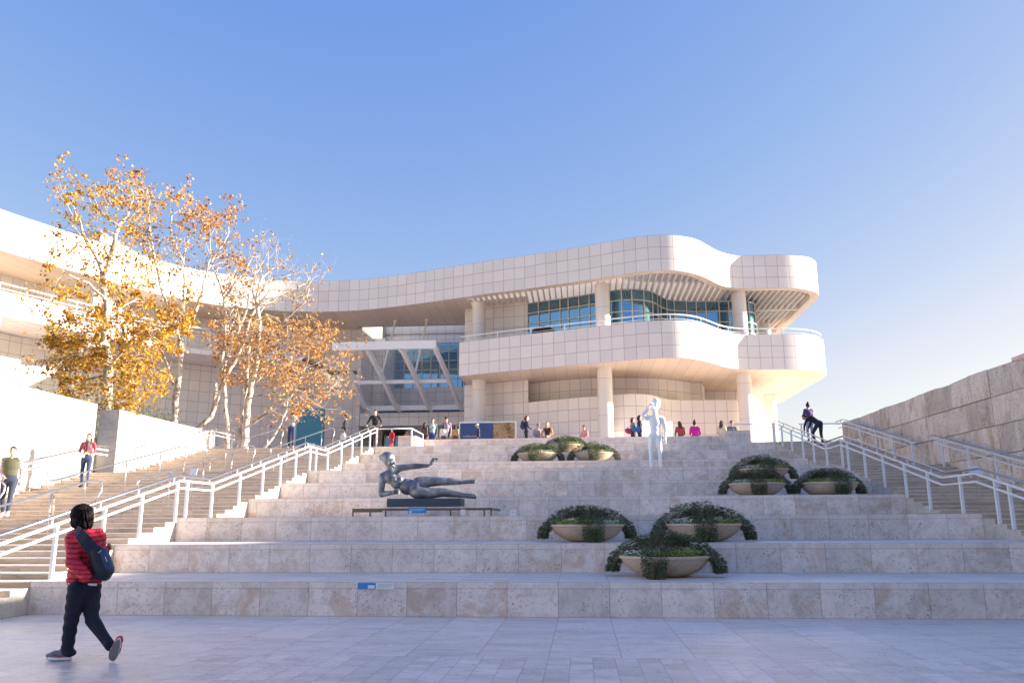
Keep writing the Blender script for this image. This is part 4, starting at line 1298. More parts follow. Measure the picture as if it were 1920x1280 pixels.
# ------------------------------------------------------------------ organic bodies
def cap_prim(mb, a, b, ra, rb, mi, n=12):
    a, b = Vector(a), Vector(b); d = b-a; L = max(d.length, 1e-4); t_ = d/L
    pts, rad = [], []
    for k in range(4):
        th = math.pi/2*(1-k/4.0); pts.append(a-t_*ra*math.sin(th)); rad.append(max(ra*math.cos(th), .0015))
    for k in range(5):
        f = k/4; pts.append(a+d*f); rad.append(ra+(rb-ra)*f)
    for k in range(1, 5):
        th = math.pi/2*(k/4.0); pts.append(b+t_*rb*math.sin(th)); rad.append(max(rb*math.cos(th), .0015))
    mb.tube(pts, rad, n, mi)
def axes(up, right):
    z = Vector(up).normalized(); x = Vector(right); x = (x-z*x.dot(z)).normalized(); y = z.cross(x)
    return Matrix(((x.x,y.x,z.x),(x.y,y.y,z.y),(x.z,y.z,z.z)))
def organic(name, mb, mats, voxel, parent=None, iters=5, extra=None, disp=None, tmp=[0]):
    me = bpy.data.meshes.new('tmp'); me.from_pydata(mb.v, [], mb.f)
    o = bpy.data.objects.new('tmp', me); COL.objects.link(o)
    r = o.modifiers.new('r', 'REMESH'); r.mode = 'VOXEL'; r.voxel_size = voxel
    s = o.modifiers.new('s', 'SMOOTH'); s.iterations = iters; s.factor = .5
    dg = bpy.context.evaluated_depsgraph_get()
    me2 = bpy.data.meshes.new_from_object(o.evaluated_get(dg))
    bpy.data.objects.remove(o); bpy.data.meshes.remove(me)
    # materials from the closest source face
    kd = kdtree.KDTree(len(mb.f)*1)
    for i, f in enumerate(mb.f):
        c = Vector((0,0,0))
        for j in f: c += Vector(mb.v[j])
        kd.insert(c/len(f), i)
    kd.balance()
    mi = np.zeros(len(me2.polygons), dtype=np.int32)
    for p in me2.polygons:
        mi[p.index] = mb.mi[kd.find(p.center)[1]]
    out = MB()
    out.v = [tuple(v.co) for v in me2.vertices]
    if disp: out.v = [disp(v, me2.vertices[i].normal) for i, v in enumerate(out.v)]
    out.f = [tuple(p.vertices) for p in me2.polygons]
    out.mi = list(int(x) for x in mi); out.uv = [(0,0)]*sum(len(f) for f in out.f)
    bpy.data.meshes.remove(me2)
    if extra:
        base = len(out.v); out.v += extra.v; out.f += [tuple(base+j for j in f) for f in extra.f]; out.uv += extra.uv; out.mi += extra.mi
    return out.build(name, mats, parent, 'all')

POSE = dict(pel=(0,0,.93), chest=(0,.01,1.26), neck=(0,.0,1.46), head=(0,.025,1.595),
    sl=(-.175,0,1.40), el=(-.215,-.03,1.12), wl=(-.205,.05,.88), fl=(0,.02,-1),
    sr=(.175,0,1.40), er=(.215,-.03,1.12), wr=(.205,.05,.88), fr=(0,.02,-1),
    hl=(-.09,0,.90), kl=(-.10,.02,.50), al=(-.10,-.02,.09), tl=(-.115,.14,.035),
    hr=(.09,0,.90), kr=(.10,.02,.50), ar=(.10,-.02,.09), tr=(.115,.14,.035), face=(0,1,0))
def pose(**k):
    p = dict(POSE); p.update(k); return p
SIT = dict(pel=(0,0,.52), chest=(0,.03,.85), neck=(0,.05,1.05), head=(0,.09,1.19), sl=(-.175,.04,.99), sr=(.175,.04,.99),
    el=(-.23,.08,.72), er=(.23,.08,.72), wl=(-.12,.30,.62), wr=(.12,.30,.62), fl=(.4,.8,-.2), fr=(-.4,.8,-.2),
    hl=(-.09,.03,.50), hr=(.09,.03,.50), kl=(-.11,.44,.50), kr=(.11,.44,.50), al=(-.11,.44,.09), ar=(.11,.44,.09), tl=(-.12,.60,.035), tr=(.12,.60,.035))
def hand_fingers(mb, w, d, s, side, mi=0, curl=.35):
    d = Vector(d).normalized(); w = Vector(w)
    sd = d.cross(Vector((0,1,0)));
    if sd.length < .1: sd = d.cross(Vector((1,0,0)))
    sd.normalize(); nr = sd.cross(d)
    palm = w+d*.05*s
    for i, (o_, L) in enumerate(((-.026,.062),(-.009,.072),(.009,.068),(.026,.052))):
        a = palm+sd*o_*s+d*.035*s; b = a+d*L*.55*s+nr*L*curl*.3*s; c = b+d*L*.42*s+nr*L*curl*s
        mb.tube([a-d*.02*s,a,b,c], [.0085*s,.0085*s,.0078*s,.006*s], 6, mi)
    a = palm-sd*.03*s*side-d*.01*s; b = a-sd*.022*s*side+d*.028*s; c = b+d*.028*s+nr*.01*s
    mb.tube([a,b,c], [.011*s,.010*s,.007*s], 6, mi)
SKIN = plain('skin_tone', (.56,.34,.25), .55, var=.04)
SKIN2 = plain('skin_tone_tan', (.40,.23,.16), .55, var=.04)
HAIR = {k: plain('hair_'+k, c, .75, var=.25, scale=60) for k, c in dict(black=(.015,.012,.012), brown=(.07,.035,.02), dark=(.03,.018,.014), auburn=(.16,.055,.025), blond=(.42,.27,.12)).items()}
def cloth(nm, c, **k): return plain(nm, c, .85, var=.12, scale=25, bump=.3, **k)
def plaid(nm, a, b, c):
    n = NT(nm); sx = n.t.nodes.new('ShaderNodeSeparateXYZ'); n.lk(n.obj, sx.inputs[0])
    w1 = n.M('GREATER_THAN', n.M('SINE', n.M('MULTIPLY', sx.outputs[2], 95)), .2); w2 = n.M('GREATER_THAN', n.M('SINE', n.M('MULTIPLY', n.M('ADD', sx.outputs[0], sx.outputs[1]), 95)), .2)
    return n.fin(n.mix(n.M('MULTIPLY', w2, .6), n.mix(n.M('MULTIPLY', w1, .6), a, b), c), .85)
EYE = plain('eye_dark', (.02,.015,.012), .2)
def figure(label, loc, rz, H=1.7, P=POSE, top=(.1,.1,.1), pants=(.05,.06,.1), shoes=(.03,.03,.03), skin=None, hair='dark', style='short', bulk=1.0, sleeves=True, voxel=.02, wide=1.0, cap=None, glasses=False, face=True, topmat=None, group=None, female=False, sleeve=None):
    s = H/1.7
    t = empty('person', loc, R(rz), label, 'person', group)
    P = {k: Vector(v)*s for k, v in P.items()}
    mb = MB(); skin = skin or SKIN
    right = (P['sr']-P['sl']).normalized(); up = (P['neck']-P['pel']).normalized()
    A = axes(P['chest']-P['pel'], right); A2 = axes(P['neck']-P['chest'], right)
    B_ = bulk; sh = .92 if female else 1.0
    def ell(c, rx, ry, rz_, M_, mi): mb.ell(c, rx*s, ry*s, rz_*s, M_, mi=mi)
    ell(P['pel'], .160*wide, .115*B_, .13, A, 2)
    ell(P['pel'].lerp(P['chest'], .5), .140*B_*wide*(.93 if female else 1), .105*B_, .17, A, 1)
    ell(P['chest'], .165*B_*sh*wide, .118*B_, .17, A2, 1)
    cap_prim(mb, P['sl'].lerp(P['sr'], .08), P['sr'].lerp(P['sl'], .08), .060*s*B_, .060*s*B_, 1)
    if female:
        f_ = A2 @ Vector((0,1,0))
        for q in (-.07, .07): ell(P['chest']+right*q*s+f_*.075*s-up*.0*s, .06*B_, .055*B_, .06, A2, 1)
    cap_prim(mb, P['neck']-up*.04*s, P['head']-Vector((0,0,.03))*s, .055*s, .050*s, 0)
    for S in 'lr':
        am = 4 if sleeve else 1
        cap_prim(mb, P['s'+S], P['e'+S], .052*s*B_, .043*s*B_, am)
        w_ = P['w'+S]; e_ = P['e'+S]
        if sleeves: cap_prim(mb, e_, w_, .043*s*B_, .034*s*B_, am)
        else: cap_prim(mb, e_, w_, .040*s, .028*s, 0)
        fd = Vector(P['f'+S]).normalized()
        Mh = axes(fd, right)
        mb.ell(w_+fd*.045*s, .038*s, .022*s, .05*s, Mh, mi=0)
        cap_prim(mb, w_, w_+fd*.03*s, .026*s, .026*s, 0)
        cap_prim(mb, P['h'+S], P['k'+S], .088*s*wide, .060*s, 2)
        cap_prim(mb, P['k'+S], P['a'+S]+Vector((0,0,.02*s)), .060*s, .045*s, 2)
        fd2 = (P['t'+S]-P['a'+S])
        cap_prim(mb, P['a'+S]-fd2*.22+Vector((0,0,-.035*s)), P['t'+S]+Vector((0,0,.006*s)), .044*s, .036*s, 3)
        cap_prim(mb, P['a'+S], P['a'+S]+fd2*.3, .044*s, .04*s, 3)
    # head
    F = Vector(P['face']).normalized() if 'face' in P else Vector((0,1,0))
    upH = (P['head']-P['neck']); upH = (upH.normalized()+Vector((0,0,1))).normalized()
    rh = F.cross(upH); rh.normalize(); Fh = upH.cross(rh)
    Hm = Matrix(((rh.x,Fh.x,upH.x),(rh.y,Fh.y,upH.y),(rh.z,Fh.z,upH.z)))
    hc = P['head']
    h = lambda x, y, z: hc+Hm @ Vector((x*s, y*s, z*s))
    mb.ell(hc+Hm @ Vector((0,0,.015*s)), .075*s, .093*s, .105*s, Hm, mi=0)
    mb.ell(h(0,.028,-.055), .052*s, .058*s, .062*s, Hm, mi=0)
    cap_prim(mb, h(0,.088,.01), h(0,.110,-.022), .010*s, .015*s, 0, 8)
    for q in (-1, 1): mb.ell(h(q*.077,-.005,-.005), .012*s, .022*s, .032*s, Hm, mi=0)
    ex = MB()
    hand_fingers(ex, P['wl'], P['fl'], s, -1); hand_fingers(ex, P['wr'], P['fr'], s, 1)
    tm = topmat or cloth('clothing_top', top)
    pm = cloth('clothing_trousers', pants)
    sm = plain('shoe_leather', shoes, .5)
    organic('body', mb, [skin, tm, pm, sm] + ([cloth('clothing_sleeve', sleeve)] if sleeve else []), voxel, t, 4, ex)
    # hair
    hm = MB()
    if style != 'bald':
        hm.ell(h(0,-.014,.034), .084*s, .096*s, .098*s, Hm)
        hm.ell(h(0,-.045,-.01), .078*s, .062*s, .085*s, Hm)
        if style in ('long', 'bob', 'tail'):
            for q in (-1, 1): cap_prim(hm, h(q*.062,-.03,.03), h(q*.07,-.035,-.09 if style != 'tail' else -.02), .035*s, .030*s, 0)
        if style == 'long':
            cap_prim(hm, h(0,-.07,.0), h(0,-.085,-.24), .072*s, .05*s, 0); cap_prim(hm, h(-.05,-.05,-.02), h(-.07,-.05,-.22), .04*s, .03*s, 0); cap_prim(hm, h(.05,-.05,-.02), h(.07,-.05,-.22), .04*s, .03*s, 0)
        if style == 'bob': cap_prim(hm, h(0,-.06,.0), h(0,-.06,-.10), .075*s, .07*s, 0)
        if style == 'tail': hm.ell(h(0,-.11,.02), .03*s,.035*s,.03*s, Hm); cap_prim(hm, h(0,-.12,.0), h(0,-.13,-.16), .028*s, .012*s, 0)
        if style == 'bun': hm.ell(h(0,-.05,.145), .045*s, .045*s, .04*s, Hm)
        # cut the fringe: keep the face open
        o = organic('hair', hm, [HAIR[hair]], .014 if voxel > .015 else .008, t, 3)
        me = o.data; b_ = bmesh.new(); b_.from_mesh(me); inv = Hm.inverted()
        dl = []
        for v in b_.verts:
            q = inv @ (v.co-hc)/s
            if q.y > .035 and q.z < .055 and abs(q.x) < .073: dl.append(v)
        bmesh.ops.delete(b_, geom=dl, context='VERTS'); b_.to_mesh(me); b_.free()
    if cap:
        cm = MB(); cm.ell(h(0,-.005,.055), .090*s, .104*s, .078*s, Hm)
        cm.ell(h(0,.10,.055), .065*s, .075*s, .012*s, Hm)
        cm.build('cap', plain('cap_cloth', cap, .8), t, 'all')
    if face:
        for q in (-1, 1):
            e = MB(); e.ell(h(q*.030,.090 if not glasses else .096,.012), .013*s if not glasses else .024*s, .007*s, .008*s if not glasses else .019*s, Hm)
            e.build('eye' if not glasses else 'sunglass_lens', EYE, t, 'all')
        e = MB(); e.ell(h(0,.084,-.052), .022*s, .006*s, .006*s, Hm); e.build('mouth', plain('lip', (.38,.16,.13), .5), t, 'all')
    return t, P, s

# ---- reclining bronze on its plinth
YS_ = 18.45
bz = NT('dark_patinated_bronze')
bn1 = bz.noise(bz.obj, 3.5, 5, .6); bn2 = bz.noise(bz.obj, 22, 4)
bzc = bz.ramp(bn1, [(.35,(.12,.13,.16)),(.52,(.22,.23,.26)),(.70,(.46,.46,.42))])
bz.bump(bn2, .2, .008)
bronze = bz.fin(bzc, .52, .5)
def S3(px, py, dy=0.0): return at(px, py, YS_+dy)
U_ = 1/84.0
m = MB()
def sc_cap(a, b, ra, rb): cap_prim(m, S3(*a), S3(*b), ra*U_, rb*U_, 0, 16)
def sc_ell(c, rx, ry, rz_, rot=0):
    Mx = Matrix.Rotation(R(rot), 3, 'Y'); m.ell(S3(*c), rx*U_, ry*U_, rz_*U_, Mx, n=20, m=14)
sc_ell((729,860,-.02), 11.5, 14, 13.5, 15); sc_ell((734,867,-.07), 7.5, 10, 8.5, 10); sc_ell((716,857,.04), 5.5, 6, 6); sc_ell((726,857,.03), 12.2, 14.5, 11.5)
sc_cap((738,864,-.13),(741,869.5,-.16), 1.6, 2.2); sc_cap((736,874.5,-.13),(739,874.5,-.13), 1.9, 1.8); sc_cap((731,861,-.16),(738,861,-.15), 1.7, 1.6); sc_ell((734,878,-.12), 3.4, 3.4, 3.2)
sc_cap((730,874),(732,888), 5.8, 6.8)
sc_cap((719,892,-.02),(744,881,.05), 7.6, 7.4)
sc_ell((733,894), 14, 12, 14, -30); sc_ell((746,904), 14, 12, 16, -50); sc_ell((764,912), 15.5, 13, 16, -70); sc_ell((781,916), 18, 15, 16.5, -80)
sc_ell((740,899,-.10), 5.2, 5.5, 5.4); sc_ell((751,898,-.07), 4.8, 5.2, 5)
sc_cap((717,893,-.03),(714.5,921,-.05), 7.2, 6.2); sc_cap((716,926,-.06),(736,923,-.2), 6.2, 3.6); sc_ell((740,922,-.22), 4.6, 4, 4.6)
sc_cap((744,878,.06),(774,873.5,.08), 7, 6); sc_cap((774,873.5,.08),(803,872.5,.06), 6, 3.4); sc_ell((809,868,.05), 3.6, 3, 5, 35)
sc_cap((785,906,.02),(805,902.5,.02), 13, 10.4); sc_cap((805,902.5,.02),(828,902,.0), 10.2, 8); sc_cap((828,902,0),(850,902,.0), 8, 6.8); sc_cap((850,902,0),(871,903.5,0), 6.8, 3.8); sc_cap((871,903.5,0),(889,902,.0), 4.0, 4.2)
sc_cap((782,922,-.08),(805,924.5,-.09), 13, 10.6); sc_cap((805,924.5,-.09),(828,922.5,-.1), 10.4, 8.6); sc_cap((828,922.5,-.1),(850,925,-.1), 8.4, 6.8); sc_cap((850,925,-.1),(869,928.5,-.1), 6.8, 4.8); sc_cap((869,928.5,-.1),(888,930,-.1), 4.8, 5.0)
ex = MB()
hand = S3(811,862,.05)
for i, (dx, dy) in enumerate(((1,-6),(4,-7),(6,-6),(8,-4))):
    a = S3(809+i*1.6, 864-i*.2, .05); b = S3(810+dx+i, 860, .04); c = S3(812+dx+i*.6, 860+dy*.35, .02)
    ex.tube([a,b,c], [1.5*U_,1.3*U_,1.0*U_], 6)
ex.tube([S3(807,868,.04), S3(812,866,.0), S3(815,862,-.03)], [1.8*U_,1.5*U_,1.1*U_], 6)
for i in range(4):
    a = S3(744, 919+i*2.0, -.24); ex.tube([a, S3(748,919.5+i*2.0,-.27), S3(747,921+i*1.8,-.31)], [1.4*U_,1.3*U_,1.1*U_], 6)
ex.tube([S3(741,917,-.22), S3(745,916,-.26), S3(748,918,-.29)], [1.6*U_,1.4*U_,1.1*U_], 6)
for i in range(5):
    ex.tube([S3(889,900.0+i*1.0,-.05+.035*i), S3(894,900.0+i*1.0,-.05+.035*i)], [1.5*U_,1.0*U_], 6)
    ex.tube([S3(888,930.0+i*1.0,-.15+.035*i), S3(893,930.0+i*1.0,-.15+.035*i)], [1.5*U_,1.0*U_], 6)
st = empty('bronze_statue', (S3(780,940).x, YS_, 1.5), 0, 'dark bronze statue of a reclining woman stretching one arm out', 'statue')
o = organic('body', m, [bronze], .013, None, 5, ex); o.parent = st; o.matrix_parent_inverse = Matrix.Translation(-st.location)
zp1 = S3(800,934.5).z; zp0 = S3(800,949.5,-.3).z
xp0, xp1 = S3(726,940,-.25).x, S3(864,940,-.25).x
m2 = MB(); m2.box(xp0, xp1, YS_-.28, YS_+.34, zp0, zp1); 
o = m2.build('plinth', plain('blue_grey_bronze_plinth', (.06,.08,.105), .5, .4)); o.parent = st; o.matrix_parent_inverse = Matrix.Translation(-st.location)
simple_wall('plinth_block', [(S3(723,950,-.3).x, S3(873,950,-.3).x, YS_-.36, YS_+.5, 1.5, zp0-.003)], MAT['terrace'], 'travertine block under the reclining bronze figure', 'plinth')

# ---- standing white figure
YW = 27.3
wm = plain('white_painted_cast', (.92,.92,.92), .35, var=.03)
m = MB()
W3 = lambda px, py, dy=0.0: at(px, py, YW+dy)
q = 1/55.5
zt_ = W3(1229,752).z; sH = (zt_-3.0)
def wj(px, py, dy=0): return W3(px, py, dy)
def wc(a, b, ra, rb): cap_prim(m, wj(*a), wj(*b), ra*q, rb*q, 0, 14)
def we(c, rx, ry, rz_, rot=0): m.ell(wj(*c), rx*q, ry*q, rz_*q, Matrix.Rotation(R(rot), 3, 'Y'), n=18, m=12)
we((1229,765), 8, 9.5, 11); we((1227,771,-.06), 6.2, 7, 7.5); we((1230.5,761,.03), 8.8, 10, 9)
wc((1226,768,-.19),(1226,772,-.21), 1.2, 1.7)
for dx in (-3.6, 3.6): we((1227+dx,767,-.17), 2.0, 1.0, 1.2)
we((1227,777,-.16), 2.4, .9, .8)
wc((1228,776),(1228,786), 4.6, 5.2); wc((1217.5,789),(1239.5,790), 4.6, 4.6)
we((1228,797), 11.4, 7.5, 13); we((1228,810), 9.2, 6.6, 12); we((1228,821), 10.4, 7.5, 9)
wc((1222,824),(1220.5,850,-.02), 6.6, 4.4); wc((1220.5,850,-.02),(1222,882), 4.4, 2.6)
wc((1234,824),(1237.5,850,-.02), 6.6, 4.4); wc((1237.5,850,-.02),(1239,882), 4.4, 2.6)
for px in (1222, 1240): wc((px,884,.03),(px-1,884.5,-.22), 3.2, 2.2)
wc((1243,791),(1248,810,.03), 4.6, 3.6); wc((1248,810,.03),(1247.5,827,-.08), 3.6, 2.4); we((1247.5,831,-.09), 2.6, 1.8, 3.6)
wc((1214,790),(1206,782,-.12), 4.6, 3.8); wc((1206,782,-.12),(1216,770,-.22), 3.6, 2.4); we((1219,766,-.22), 3, 2, 3.6, 30)
ex = MB()
for i in range(4):
    ex.tube([wj(1245.6+i*1.25,833,-.09), wj(1245.4+i*1.3,837,-.11), wj(1245.5+i*1.2,839.5-(i-1.5)**2*.4,-.14)], [.62*q,.55*q,.42*q], 6)
    ex.tube([wj(1218.5+i*.9,764+i*.6,-.23), wj(1221+i*1.0,761+i*.9,-.24), wj(1223.5+i*.8,760.5+i*1.2,-.23)], [.62*q,.55*q,.42*q], 6)
ex.tube([wj(1244.8,829,-.1), wj(1243.2,832,-.14)], [.75*q,.5*q], 6); ex.tube([wj(1217,768,-.24), wj(1219,770,-.29)], [.75*q,.5*q], 6)
st = empty('white_statue', (W3(1229,880).x, YW, 3.0), 0, 'glossy white statue of a standing youth with one hand raised to the head', 'statue')
# stand it on the landing: shift so the soles meet z = 3
zmin = min(v[2] for v in m.v)
o = organic('body', m, [wm], .020, None, 6, ex); o.parent = st; o.matrix_parent_inverse = Matrix.Translation(-st.location); o.location.z = 3.0-zmin-.004

# ------------------------------------------------------------------ people
exec_people = True
def ground(px, py_foot, Y): return at(px, py_foot, Y).x
walkL = dict(kl=(-.10,.20,.52), al=(-.10,.30,.12), tl=(-.11,.46,.07), kr=(.10,.05,.49), ar=(.10,-.22,.14), tr=(.11,-.08,.05), el=(-.22,-.10,1.13), wl=(-.21,-.08,.88), er=(.22,.06,1.13), wr=(.20,.22,.93))
# man with vest walking down at the far left
X = at(18, 900, 18.4).x
figure('man in an olive vest over pink sleeves descending the left stairs', (X, 18.4, 1.5), 205, 1.66,
       pose(**dict(walkL, er=(.22,-.06,1.12), wr=(.13,.10,.96), fr=(-.5,.8,0))), top=(.10,.10,.055), sleeve=(.62,.42,.48), pants=(.03,.04,.07), shoes=(.45,.42,.38), hair='dark', voxel=.016, wide=1.1, bulk=1.08)
X = at(157, 880, 22.9).x
t, P, s = figure('woman in a dark red plaid jacket and blue jeans coming down the left stairs', (X, 23.0, 2.4), 195, 1.56,
       pose(el=(-.24,.02,1.14), wl=(-.10,.20,1.05), fl=(.6,.6,.2), er=(.24,.02,1.14), wr=(.08,.20,1.0), fr=(-.6,.6,.2), kl=(-.10,.10,.52), al=(-.10,.10,.10), tl=(-.11,.26,.05), ar=(.10,-.10,.09), tr=(.11,.06,.035)),
       topmat=plaid('red_plaid', (.32,.03,.06), (.09,.02,.05), (.45,.20,.20)), pants=(.03,.045,.10), shoes=(.02,.02,.02), hair='dark', style='long', voxel=.016, female=True)
scf = MB(); nk = P['neck']; scf.ell(nk+Vector((0,.03,-.02)), .095,.09,.05); cap_prim(scf, nk+Vector((-.02,.10,-.04)), nk+Vector((-.03,.13,-.30)), .038,.028, 0)
organic("scarf", scf, [plaid('scarf_check', (.05,.04,.05), (.20,.12,.12), (.10,.08,.1))], .014, t, 3)
hb = MB(); hb.box(-.09,.09,-.03,.03,-.06,.05); o = hb.build('paper_map', MAT['white']); o.location = (X-.02, 22.74, 2.4+.93); o.rotation_euler = (.3,.2,.3)
tag(o, 'folded white leaflet held by the woman in the plaid jacket', 'leaflet')
CAM = dict(el=(-.25,.16,1.30), wl=(-.07,.24,1.53), fl=(.5,.2,.8), er=(.25,.16,1.30), wr=(.07,.24,1.53), fr=(-.5,.2,.8))
def stand(label, px, Y, rz, H, zb=PZ, pw=800, **k):
    X = at(px, pw, Y).x
    return figure(label, (X, Y, zb), rz, H, k.pop('P', POSE), **k)
stand('man in a grey sweater and jeans taking a photo above the left stairs', 547, 34.6, 180, 1.66, P=pose(**CAM), top=(.40,.36,.38), pants=(.03,.05,.13), shoes=(.35,.33,.30), hair='dark')
cm = MB(); cm.box(-.07,.07,-.04,.04,-.04,.045); cm.ell((0,-.06,0), .03,.035,.03)
o = cm.build('camera', plain('camera_black', (.02,.02,.02), .4)); o.location = (at(547,800,34.3).x, 34.27, PZ+1.49); tag(o, 'small black camera raised by the man in the grey sweater', 'camera')
stand('person in black seen in profile, walking left and holding a bag', 648, 35.2, 100, 1.52, P=pose(er=(.20,.05,1.14), wr=(.16,.24,1.02), fr=(0,1,0), el=(-.20,.02,1.14), wl=(-.16,.20,.98), fl=(0,1,0)), top=(.025,.025,.03), pants=(.03,.03,.035), hair='black')
bg_ = MB(); bg_.ell((0,0,0), .13,.06,.16); bg_.tube([(-.08,0,.12),(0,0,.3),(.08,0,.12)], .012, 6)
o = bg_.build('carrier_bag', plain('pale_plastic_bag', (.6,.58,.56), .5), None, 'all'); o.location = (at(643,828,35.0).x, 35.0, PZ+.55); tag(o, 'pale carrier bag hanging beside the person in black', 'bag')
stand('woman in a black sweater leaning on the railing at the top of the left stairs', 703, 34.9, 185, 1.68, P=pose(el=(-.30,.05,1.15), wl=(-.30,.22,.98), fl=(0,.8,-.5), er=(.30,.05,1.15), wr=(.32,.2,.98), fr=(0,.8,-.5), head=(0,.05,1.58)), top=(.02,.02,.022), pants=(.06,.03,.035), hair='dark', style='tail', female=True)
stand('small child in a red top standing left of the seat wall block', 735, 36.6, 150, 1.02, top=(.65,.03,.07), pants=(.60,.06,.10), hair='dark', style='bob', P=pose(er=(.2,.06,1.14), wr=(.1,.22,1.05), fr=(-.5,.8,.2)))
def sitter(label, px, pyh, Y, rz, H=1.65, **k):
    """seated on the plaza behind the wall; zb chosen from the head height in the photo"""
    z = at(px, pyh, Y).z
    zb = PZ
    P_ = k.pop('P', pose(**SIT))
    hz = (P_['head'][2]+.12)*H/1.7
    if z-hz > PZ: zb = min(z-hz, PZ+.12)
    return figure(label, (at(px, 805, Y).x, Y, zb), rz, H, P_, **k)
stand('person in an orange top whose shoulders show above the left end block', 763, 37.4, 180, 1.02, top=(.75,.26,.10), hair='auburn', style='bob')
stand('person with long black hair and dark coat, leftmost of the group by the banner', 796, 37.5, -25, 1.40, top=(.13,.09,.10), pants=(.03,.03,.05), hair='black', style='long')
stand('woman in a pale blue shirt and sunglasses in the group by the banner', 811, 37.8, 185, 1.62, top=(.40,.55,.60), sleeve=(.07,.12,.08), pants=(.04,.09,.25), hair='dark', style='bob', female=True, glasses=True)
stand('man in a purple plaid shirt and dark cap standing behind the others of the group', 837, 38.2, 180, 1.72, topmat=plaid('purple_plaid', (.30,.20,.34), (.06,.04,.09), (.55,.50,.55)), pants=(.05,.05,.07), hair='black', cap=(.03,.02,.04))
stand('person with dark hair and a white woollen sweater seen from behind in the group', 832, 37.3, 10, 1.26, top=(.72,.67,.62), pants=(.1,.1,.1), hair='dark', style='bob', bulk=1.2)
stand('person in a tan coat at the right end of the group by the banner', 854, 37.4, -20, 1.26, top=(.45,.31,.14), pants=(.1,.08,.05), hair='dark', style='bob', bulk=1.2)
stand('man in a white cap and navy jacket in front of the blue banner', 897, 37.6, 100, 1.32, top=(.025,.03,.10), pants=(.04,.04,.06), hair='dark', cap=(.80,.72,.66), P=pose(head=(0,.06,1.58)))
stand('woman with red hair and a navy backpack standing by the wall', 987, 37.6, 105+180, 1.66, top=(.04,.045,.11), pants=(.03,.03,.05), hair='auburn', style='bob', female=True, P=pose(er=(.22,.06,1.14), wr=(.16,.26,1.02), fr=(0,1,0)))
bp_ = MB(); bp_.ell((0,0,0), .15,.10,.22); bp_.ell((0,-.07,-.06), .10,.05,.10)
o = bp_.build('backpack', plain('navy_backpack_cloth', (.03,.035,.10), .8), None, 'all'); o.location = (at(987,795,37.6).x-.17, 37.55, PZ+1.22); o.rotation_euler = (0,0,R(285)); tag(o, 'navy backpack on the back of the red haired woman', 'backpack')
sitter('seated person in a grey cap and grey top beside the blond woman', 1008, 795, 37.4, 200, top=(.30,.28,.33), hair='auburn', cap=(.25,.23,.27))
sitter('blond woman in an orange sweater and black vest sitting on the wall', 1027, 791, 37.3, 165, top=(.05,.03,.03), sleeve=(.68,.27,.07), pants=(.35,.16,.08), hair='blond', style='bob', female=True, P=pose(**dict(SIT, el=(-.28,.10,.74), er=(.28,.10,.74))))
sitter('small child in a pink shirt alone behind the seat wall', 1097, 797, 37.4, 140, 1.5, top=(.70,.32,.32), hair='dark')
stand('woman in a patterned grey top with a magenta bag, turned to the right', 1186, 38.0, -75, 1.54, topmat=plaid('grey_check', (.25,.26,.22), (.07,.08,.07), (.35,.34,.30)), pants=(.03,.03,.03), hair='auburn', style='bob', female=True)
b3 = MB(); b3.ell((0,0,0), .17,.08,.13); b3.tube([(-.1,0,.08),(0,0,.3),(.1,0,.08)], .012, 6)
o = b3.build('handbag', plain('magenta_bag', (.45,.04,.14), .6), None, 'all'); o.location = (at(1178,806,37.8).x, 37.7, PZ+.90); o.rotation_euler = (0,.4,0); tag(o, 'magenta bag on the left side of the woman in the grey top', 'bag')
stand('woman in a long navy coat carrying a blue bag', 1199, 37.8, -80, 1.62, top=(.025,.03,.07), pants=(.025,.03,.07), hair='black', style='bob', bulk=1.15, female=True)
b3 = MB(); b3.box(-.17,.17,-.05,.05,-.12,.11); b3.tube([(-.12,0,.1),(0,0,.32),(.12,0,.1)], .012, 6)
o = b3.build('handbag', plain('blue_bag', (.04,.14,.42), .6)); o.location = (at(1193,805,37.5).x, 37.5, PZ+.95); tag(o, 'square blue shoulder bag in front of the navy coat', 'bag')
sitter('seated person with brown hair in a brick red top, seen from behind', 1276, 799, 37.2, 15, top=(.40,.08,.08), hair='brown', style='long', face=False)
sitter('seated person in a bright magenta jacket, seen from behind', 1303, 797, 37.2, -5, top=(.62,.02,.36), hair='black', style='bun', face=False, bulk=1.1)
sitter('seated woman with long brown hair and a cream top turning her head right', 1352, 796, 37.2, -40, top=(.62,.56,.46), hair='brown', style='long', female=True)
sitter('man in dark sunglasses and grey shirt sitting behind the right end block', 1372, 791, 37.4, 178, top=(.16,.16,.20), hair='black', glasses=True, skin=SKIN2)
X = at(1518, 800, 34.3).x
figure('woman with a hair bun and purple jacket at the top of the right stairs', (X, 34.3, PZ), 15, 1.58, pose(el=(-.20,.08,1.14), wl=(-.10,.24,1.05), fl=(.4,.8,0), er=(.20,.08,1.14), wr=(.1,.24,1.05), fr=(-.4,.8,0)), top=(.09,.05,.17), pants=(.35,.36,.50), shoes=(.5,.2,.2), hair='dark', style='bun', face=False, female=True, bulk=1.12)
X = at(1538, 820, 32.7).x
BEND = dict(pel=(0,0,.88), chest=(-.04,.30,1.07), neck=(-.07,.47,1.10), head=(-.08,.58,1.17), sl=(-.21,.40,1.03), sr=(.12,.40,1.07), el=(-.30,.46,.80), wl=(-.28,.50,.56), fl=(0,.1,-1), er=(.16,.52,.86), wr=(.10,.58,.72), fr=(0,.3,-1),
    hl=(-.09,.0,.86), kl=(-.16,.20,.50), al=(-.22,.10,.19), tl=(-.24,.26,.14), hr=(.09,0,.86), kr=(.10,.02,.47), ar=(.10,-.03,.09), tr=(.11,.13,.035), face=(-.3,.9,-.3))
